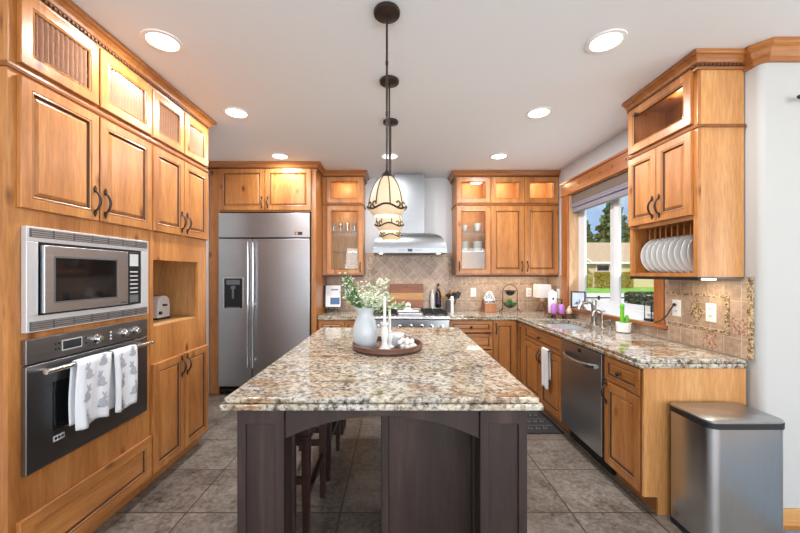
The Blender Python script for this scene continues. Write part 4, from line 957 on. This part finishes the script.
m.lathe([(.014, .08), (.015, .12), (.014, .20), (.015, .225), (.010, .243), (.001, .248)], -.012, 0, 16, wob=wob); m.ball((-.012, 0, .222), (.019, .019, .022)); m.build('cactus_stem', 'cactus_green', T, smooth=True)
m = MB(); m.lathe([(.012, .08), (.016, .10), (.014, .13), (.008, .148), (.001, .15)], .026, -.004, 16, wob=wob); m.build('cactus_stem', 'cactus_green', T, smooth=True)

# window shade
T = E('window_shade', 'raised woven grey-brown fabric shade at the top of the window', 'shade', (XR+.035, 3.505, 0))
bx('headrail', 'woven_shade', T, -.015, .02, -.685, .685, 2.25, 2.344)
m = MB()
for i in range(4): m.box(-.018-.004*(i % 2), .022+.004*(i % 2), -.685, .685, 2.235-.012*i, 2.250-.012*i-.002)
m.build('folds', 'shade_lining', T, bevel=.004); bx('lower_panel', 'shade_lining', T, -.004, .012, -.675, .675, 2.145, 2.20); bx('bottom_rail', 'gray_plastic', T, -.008, .016, -.675, .675, 2.130, 2.146, bevel=.003)

# ------------------------------------------------------------------ plate-rack cabinet on the right wall
T = E('plate_rack_cabinet', 'alder wall cabinet with open plate rack beside the window', 'cabinet', (1.788, 2.690, 0), -PI/2)
w_ = .604; Dp = .274; t = .018
m = MB(); m.box(0, t, .02, Dp, 1.40, 2.66); m.mi = 2; m.box(w_-t, w_, .02, Dp, 1.40, 2.66); m.mi = 1
m.box(t, w_-t, Dp-.012, Dp, 1.40, 2.66)
for z in (1.40, 1.755, 2.29, 2.642): m.box(t, w_-t, .02, Dp-.012, z, z+t)
m.build('carcass', ['alder', 'alder', 'maple_side'], T)
face(T, [(0, .03, 1.40, 2.66), (w_-.03, w_, 1.40, 2.66), (0, w_, 2.635, 2.66), (0, w_, 2.27, 2.325), (0, w_, 1.745, 1.775), (0, w_, 1.40, 1.425)])
belt(T, [(0, 0), (w_, 0), (w_, Dp)], 2.286, 2.304)
d = door(T, .008, .578, 2.318, 2.645, 'glass', 'lift_door', .062); knob(d, .12, 2.58)
d = door(T, .008, .290, 1.772, 2.278); pull(d, .262, 1.875); d = door(T, .297, .578, 1.772, 2.278); pull(d, .325, 1.875)
for i in range(9): m = MB(); m.cyl((.072+i*.052, .10), .005, 1.419, 1.752, 10); m.build('dowel', 'alder', T)
bx('light_rail', 'iron', T, 0, w_, .0, .02, 1.380, 1.3995); bx('bottom_panel', 'gray_plastic', T, .002, w_-.002, .02, Dp, 1.390, 1.3995)
bx('light_strip', 'led_strip', T, .40, .56, .10, .15, 1.379, 1.3895); light('under_cabinet_light', 'AREA', (.45, .13, 1.374), .9, (1, .86, .66), parent=T, shape='RECTANGLE', size=.2, size_y=.04)
light('cabinet_light', 'POINT', (.3, .14, 2.60), .5, (1, .8, .6), parent=T, shadow_soft_size=.03)
crown('crown_moulding', 'crown moulding on top of the plate-rack cabinet', [(1.786, 2.697), (1.786, 2.084), (2.066, 2.084)])
ORD = ('first plate at the window end of the rack', 'second plate from the window end of the rack', 'third plate from the window end of the rack', 'fourth plate from the window end of the rack', 'middle plate of the nine in the rack', 'fourth plate from the panel end of the rack', 'third plate from the panel end of the rack', 'second plate from the panel end of the rack', 'last plate at the panel end of the rack')
m = MB(); R_ = .128
m.lathe([(.001, 0), (R_*.55, 0), (R_*.62, .004), (R_, .016), (R_, .0185), (R_*.62, .0075), (R_*.55, .0045), (.001, .0045)], 0, 0, 40)
plate0 = m.build('dinner_plate', 'white_ceramic', None, smooth=True)
for i in range(9):
    p = plate0 if i == 0 else plate0.copy()
    if i: COL.objects.link(p)
    Y = 2.690-.098-i*.0515
    p.location = (1.918, Y, 1.4185+R_+.0005); p.rotation_euler = (PI/2, 0, 0); tag(p, 'white dinner plate, ' + ORD[i], 'plate', 'dinner plates in the rack')

# ------------------------------------------------------------------ trash can
T = E('trash_can', 'rectangular brushed steel trash can with black-rimmed lid', 'trash can', (1.778, 1.90, 0))
def rrect(hw, hd, r, z, n=6, fr=None):
    pts = []
    for cx, cy, a0, rr in ((hw, hd, 0, .02), (-hw, hd, PI/2, .02), (-hw, -hd, PI, r), (hw, -hd, 3*PI/2, r)):
        sx, sy = (1 if cx > 0 else -1), (1 if cy > 0 else -1)
        for i in range(n+1):
            a = a0+PI/2*i/n; pts.append((cx-sx*rr+rr*math.cos(a), cy-sy*rr+rr*math.sin(a), z))
    return pts
hw, hd, r_ = .201, .132, .055
m = MB(); m.loft([rrect(hw, hd, r_, z) for z in (.03, .20, .42, .635)]); m.build('body', 'can_steel', T, smooth=True)
m = MB(); m.loft([rrect(hw+.003, hd+.003, r_, z) for z in (0, .03)]); m.build('base', 'black_rubber', T, smooth=True)
m = MB(); m.loft([rrect(hw+.004, hd+.004, r_, z) for z in (.6355, .664)]); lid = m.build('lid_rim', 'black_rubber', T, smooth=True)
m = MB(); m.loft([rrect(hw+.002, hd+.002, r_, .664), rrect(hw+.002, hd+.002, r_, .673), rrect(hw-.004, hd-.004, r_-.004, .677)]); m.build('lid', 'stainless', T, smooth=True)
bx('pedal', 'black_rubber', T, -.05, .05, -hd-.05, -hd-.004, .008, .022, bevel=.004)

# ------------------------------------------------------------------ island
T = E('island_countertop', 'granite island countertop in the middle of the kitchen', 'countertop', (-.06, 2.37, .865))
bx('edge_band', 'granite', T, -.655, .658, -.955, .945, 0, .026, bevel=.009); bx('slab', 'granite', T, -.641, .644, -.941, .931, .026, .05, bevel=.008)
T = E('kitchen_island', 'dark espresso wood island base with arched legs and panelled posts', 'island', (-.06, 2.37, 0))
def post(x0, x1, y0, y1):
    m = MB(); m.box(x0+.012, x1-.012, y0+.012, y1-.012, .004, .862); p = m.build('post', 'espresso', T)
    m = MB(); sw = .036
    for a, b in ((x0, x0+sw), (x1-sw, x1)):
        for c, d in ((y0, y0+sw), (y1-sw, y1)): m.box(a, b, c, d, .002, .862)
    for z0, z1 in ((.002, .09), (.795, .8625)): m.box(x0+.0005, x1-.0005, y0+.0005, y1-.0005, z0, z1)
    m.build('post_frame', 'espresso', p, bevel=.0025)
for x0, x1 in ((-.600, -.405), (.410, .605)):
    for y0, y1 in ((-.910, -.725), (.725, .910)): post(x0, x1, y0, y1)
def arch(name, x0, x1, y0, y1, zs_, za):
    n = 20; top = [(x0, .8618), (x1, .8618)]; arc = [(x1-(x1-x0)*i/n, zs_+(za-zs_)*(1-((2*i/n-1)**2))) for i in range(n+1)]
    m = MB(); m.prism(top + arc, 'y', y0, y1); m.build(name, 'espresso', T, bevel=.002)
arch('arched_apron', -.404, .409, -.895, -.870, .727, .822)
arch('arched_apron', -.404, .409, .870, .895, .727, .822)
bx('side_apron', 'espresso', T, -.585, -.56, -.724, .724, .76, .862)
b = bx('body', 'espresso', T, .005, .58, -.655, .70, .10, .862); bx('toe_kick', 'espresso', T, .04, .55, -.62, .68, .002, .10)
m = MB(); m.box(-.012, .024, -.672, -.64, .004, .862); m.box(.024, .55, -.6645, -.6552, .775, .862); m.box(.024, .55, -.6645, -.6552, .004, .10); m.build('corner_trim', 'espresso', T, bevel=.004)
for i in range(3):
    ya_ = -.60+i*.43
    m = MB(); m.box(.581, .600, ya_, ya_+.41, .12, .68); d = m.build('door', 'espresso', T, bevel=.003)
    m = MB(); m.tube([(.60, ya_+.36, .55), (.63, ya_+.36, .57), (.63, ya_+.36, .63), (.60, ya_+.36, .65)], .005, 8); m.build('handle', 'bronze', d)
    bx('drawer', 'espresso', T, .581, .600, ya_, ya_+.41, .70, .85, bevel=.003)
def stool(label, x, y):
    T = E('bar_stool', label, 'stool', (x, y, 0), 0, 'stools under the island'); a, b = .150, .205
    for sx in (-1, 1):
        for sy in (-1, 1):
            m = MB(); m.loft([[(sx*(a-.0)+dx*k_, sy*b+dy*k_, z) for dx, dy in ((-1, -1), (1, -1), (1, 1), (-1, 1))] for k_, z in ((.014, .001), (.020, .30), (.021, .585))]); m.build('leg', 'stool_wood', T, bevel=.002)
    for s in (-1, 1):
        bx('stretcher', 'stool_wood', T, s*a-.011, s*a+.011, -b+.018, b-.018, .25, .285); bx('stretcher', 'stool_wood', T, -a+.018, a-.018, s*b-.011, s*b+.011, .33, .365)
        bx('seat_rail', 'stool_wood', T, s*a-.012, s*a+.012, -b+.018, b-.018, .54, .585); bx('seat_rail', 'stool_wood', T, -a+.018, a-.018, s*b-.012, s*b+.012, .54, .585)
    m = MB(); n = 8
    m.loft([[(-.17, -.225+.45*j/n, .586), (.17, -.225+.45*j/n, .586), (.17, -.225+.45*j/n, .632), (.0, -.225+.45*j/n, .612+.012*(2*j/n-1)**2), (-.17, -.225+.45*j/n, .632)] for j in range(n+1)]); m.build('seat', 'stool_wood', T, bevel=.004)
stool('dark wooden bar stool tucked under the near part of the island', -.615, 2.03)
stool('dark wooden bar stool tucked under the far part of the island', -.615, 2.62)

# ------------------------------------------------------------------ on the island
TZ = .9155
T = E('round_tray', 'round dark wooden tray on the island holding the vase and candles', 'tray', (-.057, 2.36, TZ))
m = MB(); m.lathe([(.222, 0), (.230, .004), (.235, .043), (.231, .046), (.223, .044), (.219, .012), (.001, .012)], 0, 0, 48); m.build('tray_body', 'walnut_tray', T, smooth=True)
m = MB(); m.lathe([(.2315, .008), (.2330, .010), (.2332, .012), (.2322, .014)], 0, 0, 48, caps=False); m.build('band', 'iron', T, smooth=True)
zt = TZ+.0125
PX, PY = -.203, 2.33
T = E('ceramic_pitcher', 'pale grey-white ceramic pitcher vase on the tray', 'vase', (PX, PY, zt))
prof = [(.050, 0), (.056, .004), (.074, .04), (.086, .085), (.084, .125), (.070, .17), (.057, .205), (.053, .228), (.056, .25), (.062, .268), (.058, .268), (.050, .246), (.048, .22), (.060, .17), (.078, .10), (.05, .02), (.001, .012)]
SEG = 36; m = MB(); rings = []
for k_, (r, z) in enumerate(prof):
    lip = max(0, (z-.225)/.043); ring = []
    for i in range(SEG):
        a = 2*PI*i/SEG; d = math.exp(-((((a-PI*1.08+PI) % (2*PI))-PI)/.38)**2)
        rr = r+lip*.026*d; ring.append((rr*math.cos(a), rr*math.sin(a), z+lip*.014*d))
    rings.append(ring)
m.loft(rings); m.build('body', 'pitcher_glaze', T, smooth=True)
T = E('flower_bouquet', 'green stems with small white blossoms standing in the pitcher', 'flowers', (PX, PY, zt+.03))
st, lf, lp, bl = MB(), MB(), MB(), MB(); rn = random.Random(4)
def leaf(mb, p, d, L, wd):
    d = d.normalized(); u = d.cross(Vector((rn.uniform(-1, 1), rn.uniform(-1, 1), rn.uniform(-.4, 1)))).normalized(); n_ = d.cross(u)
    a = [mb.v(p), mb.v(p+d*L*.5+u*wd+n_*wd*.3), mb.v(p+d*L), mb.v(p+d*L*.5-u*wd+n_*wd*.3)]; mb.f(a)
sprigs = []
for i in range(11): sprigs.append((Vector((-.11-rn.uniform(-.05, .05), rn.uniform(-.05, .05), .375+rn.uniform(-.10, .11))), 'g'))
for i in range(20): sprigs.append((Vector((.045+rn.uniform(-.09, .11), rn.uniform(-.07, .07), .345+rn.uniform(-.10, .085))), 'w'))
for i in range(4): sprigs.append((Vector((.20+rn.uniform(-.03, .07), rn.uniform(-.03, .03), .27+rn.uniform(-.03, .04))), 'e'))
for tip, kd in sprigs:
    b0 = Vector((rn.uniform(-.02, .02), rn.uniform(-.02, .02), .0)); mid = Vector((tip.x*.22, tip.y*.22, .195))
    pts = [b0, mid*.6+b0*.4, mid, mid.lerp(tip, .5)+Vector((0, 0, .012)), tip]; pts[1].x *= .5
    st.tube(pts, [.0018, .0018, .0017, .0014, .0008], 5)
    for q in range(26 if kd == 'g' else 30):
        tt = rn.uniform(.12, 1); p = mid.lerp(tip, tt)+Vector((0, 0, .010*math.sin(PI*tt))); d = (tip-mid).normalized()+Vector((rn.uniform(-1, 1), rn.uniform(-1, 1), rn.uniform(-.6, .8)))*.9
        leaf(lf if kd == 'g' else (lp if rn.random() < .8 else lf), p, d, rn.uniform(.025, .045) if kd != 'w' else rn.uniform(.014, .028), rn.uniform(.004, .007))
    for q in range({'g': 7, 'w': 24, 'e': 5}[kd]):
        tt = rn.uniform(.45, 1.05); p = mid.lerp(tip, tt)+Vector((rn.uniform(-.02, .02), rn.uniform(-.02, .02), rn.uniform(-.012, .02)))
        for a in range(5): 
            al = a*2*PI/5; leaf(bl, p, Vector((math.cos(al), math.sin(al)*.6-.3, .5+.4*math.sin(al))), rn.uniform(.008, .013), .0035)
st.build('stems', 'stem_green', T); lf.build('leaves', 'leaf_green', T); lp.build('pale_leaves', 'leaf_pale', T); bl.build('blossoms', 'blossom', T)
def candlestick(label, x, y, s, ch, clabel):
    T = E('candlestick', label, 'candlestick', (x, y, zt), 0, None)
    m = MB(); m.lathe([(a*s**.4, b*s) for a, b in ((.040, 0), (.041, .008), (.030, .018), (.019, .035), (.017, .06), (.023, .09), (.026, .115), (.020, .14), (.017, .155), (.026, .168), (.027, .180), (.012, .180), (.011, .165), (.001, .164))], 0, 0, 24); m.build('body', 'white_ceramic', T, smooth=True)
    c = E('taper_candle', clabel, 'candle', (x, y, zt+.166*s)); m = MB(); m.lathe([(.0098, 0), (.0095, ch*.9), (.007, ch), (.001, ch+.003)], 0, 0, 14); m.build('wax', 'wax', c, smooth=True); m = MB(); m.tube([(0, 0, ch), (0, 0, ch+.012)], .001, 5); m.build('wick', 'black', c)
candlestick('taller white candlestick beside the pitcher on the tray', -.073, 2.25, 1.0, .178, 'white taper candle in the taller candlestick')
candlestick('shorter white candlestick behind the taller one on the tray', -.043, 2.345, .62, .165, 'white taper candle in the shorter candlestick')
T = E('stacking_box', 'small white lidded ceramic box among the tray decorations', 'box', (.0, 2.41, zt)); 
m = MB(); m.lathe([(.048, 0), (.052, .006), (.052, .055), (.048, .058), (.001, .058)], 0, 0, 28); m.build('body', 'light_gray', T, smooth=True); m = MB(); m.lathe([(.054, .0585), (.056, .062), (.056, .082), (.050, .088), (.001, .089)], 0, 0, 28); m.build('lid', 'white_ceramic', T, smooth=True)
T = E('bead_garland', 'string of chunky white beads heaped on the tray', 'beads', (.075, 2.30, zt)); rn = random.Random(9)
m = MB()
for i, (x, y, z) in enumerate(((-.035, -.02, .016), (-.005, -.03, .016), (.025, -.02, .016), (.045, .005, .016), (.04, .035, .016), (.01, .02, .018), (-.02, .012, .018), (-.005, -.008, .044), (.022, .008, .044), (.03, .03, .046), (.0, .03, .052), (-.03, .03, .052), (-.05, .01, .04))): m.ball((x, y, z), .0165, 12, 7)
m.build('beads', 'matte_white', T, smooth=True)
m = MB(); m.tube([(-.05, .01, .04), (-.03, .03, .05), (0, .03, .05), (.03, .03, .044)], .002, 5); m.build('string', 'matte_white', T)

# ------------------------------------------------------------------ sink mat
T = E('floor_mat', 'dark anti-fatigue mat with pale script in front of the sink', 'mat', (1.20, 3.50, 0))
bx('pad', 'mat_dark', T, -.30, .285, -.39, .39, .001, .012, bevel=.004)
m = MB(); rn = random.Random(2)
for row in range(5):
    y = -.30+row*.15; x = -.24
    while x < .20:
        L_ = rn.uniform(.02, .05); m.tube([(x, y-.02, .0125), (x+L_*.3, y+.03, .0125), (x+L_*.6, y-.02, .0125), (x+L_, y+.02, .0125)], .003, 4); x += L_+.025
    m.box(-.27, .255, y+.062, y+.066, .0118, .0128)
m.build('script_print', 'mat_print', T)
tag(bx('area_rug', 'rug_blue', None, 2.10, 4.2, .2, 1.93, .001, .012), 'grey-blue rug on the dining side oak floor', 'rug')
T = E('curtain_rod', 'dark bronze curtain rod end on the white wall', 'curtain rod', (2.232, 1.93, 2.39))
m = MB(); m.tube([(0, 0, 0), (1.9, 0, 0)], .007, 10); m.build('rod', 'bronze', T, smooth=True); m = MB(); m.ball((-.01, 0, 0), (.022, .013, .013)); m.build('finial', 'bronze', T, smooth=True); bx('bracket', 'bronze', T, .2, .22, 0, .058, -.012, .012)

# ------------------------------------------------------------------ pendants and recessed lights
def pendant(label, y):
    T = E('pendant_light', label, 'pendant lamp', (-.045, y, 0), 0, 'pendants above the island')
    m = MB(); m.lathe([(.062, 2.7185), (.066, 2.712), (.064, 2.698), (.04, 2.690), (.012, 2.686)], 0, 0, 28); m.build('canopy', 'bronze', T, smooth=True)
    m = MB(); m.cyl((0, 0), .0055, 1.922, 2.69, 10)
    for z in (2.20, 2.45): m.cyl((0, 0), .007, z, z+.02, 10)
    m.build('rod', 'bronze', T, smooth=True)
    m = MB(); m.lathe([(.008, 1.928), (.012, 1.921), (.022, 1.913), (.029, 1.903), (.032, 1.894), (.030, 1.891)], 0, 0, 20); m.build('cap', 'bronze', T, smooth=True)
    prof = [(.029, 1.896), (.044, 1.882), (.057, 1.863), (.069, 1.838), (.079, 1.808), (.085, 1.780), (.088, 1.758), (.089, 1.748)]
    N = 48; wv = lambda i: math.cos(2*PI*i/N*4)
    m = MB(); rings = [[(r*math.cos(2*PI*i/N), r*math.sin(2*PI*i/N), z) for i in range(N)] for r, z in prof]
    rings.append([((.090+.003*wv(i))*math.cos(2*PI*i/N), (.090+.003*wv(i))*math.sin(2*PI*i/N), 1.738+.007*wv(i)) for i in range(N)])
    rings.append([((.080)*math.cos(2*PI*i/N), (.080)*math.sin(2*PI*i/N), 1.716+.004*wv(i)) for i in range(N)])
    rings.append([((.062)*math.cos(2*PI*i/N), (.062)*math.sin(2*PI*i/N), 1.704) for i in range(N)])
    m.loft(rings, caps=False); s = m.build('glass_shade', 'shade_glass', T, smooth=True)
    for a in range(8):
        al = 2*PI*a/8+.2; r_ = MB(); r_.tube([((r+.001)*math.cos(al), (r+.001)*math.sin(al), z) for r, z in prof], .0028, 6); r_.build('rib', 'bronze', s)
    m = MB(); m.tube([((.094+.003*wv(i))*math.cos(2*PI*i/N), (.094+.003*wv(i))*math.sin(2*PI*i/N), 1.740+.009*wv(i)) for i in range(N+1)], .0048, 6)
    for a in range(4):
        al = 2*PI*a/4+PI/4
        for sg in (-1, 1):
            pts = [(.101*math.cos(al+sg*(.05+.20*q/10)*1.0), .101*math.sin(al+sg*(.05+.20*q/10)), 1.735) for q in range(1)]
            for q in range(15):
                th = q/14*4.6; rr = .017*(1-q/14*.65); pts.append((.098*math.cos(al+sg*(.20-rr*math.sin(th)/.1*1.0)), .098*math.sin(al+sg*(.20-rr*math.sin(th)/.1)), 1.752-rr*math.cos(th)))
            m.tube(pts[1:], .0036, 5)
    m.build('scroll_band', 'bronze', T, smooth=True)
    m = MB(); m.ball((0, 0, 1.80), .028); m.cyl((0, 0), .012, 1.82, 1.90, 10); m.build('bulb', 'lamp_disc', T, smooth=True)
    light('pendant_lamp', 'POINT', (0, 0, 1.75), .55, (1, .86, .64), parent=T, shadow_soft_size=.04)
pendant('pendant with bell glass shade nearest the front of the island', 1.74)
pendant('middle pendant of the row, partly behind the front shade', 2.365)
pendant('farthest pendant of the row, closest to the range hood', 3.0)
def recessed(label, x, y, k=1.0):
    T = E('recessed_light', label, 'ceiling light', (x, y, CEIL), 0, 'recessed ceiling lights')
    m = MB(); m.lathe([(.103, -.0005), (.102, -.006), (.082, -.008), (.078, -.004), (.078, -.0005)], 0, 0, 36, caps=False); m.build('trim_ring', 'white_plastic', T, smooth=True)
    m = MB(); m.lathe([(.078, -.002), (.001, -.0025)], 0, 0, 30, caps=False); m.build('lens', 'lamp_disc', T)
    light('downlight', 'AREA', (0, 0, -.012), DOWNLIGHT_W*k, (.97, .985, 1), parent=T, shape='DISK', size=.15)
recessed('recessed light over the oven cabinet side nearest the camera', -1.305, 1.97)
recessed('recessed light nearest the plate-rack cabinet', 1.175, 1.97)
recessed('recessed light in front of the niche cabinet', -1.29, 2.845)
recessed('recessed light between the window and plate-rack lights', 1.155, 2.845)
recessed('recessed light in front of the refrigerator', -1.285, 3.90, .6)
recessed('recessed light in front of the three-column wall cabinet', 1.14, 3.90, .8)
recessed('recessed light in front of the range hood behind the pendants', -.068, 3.90)
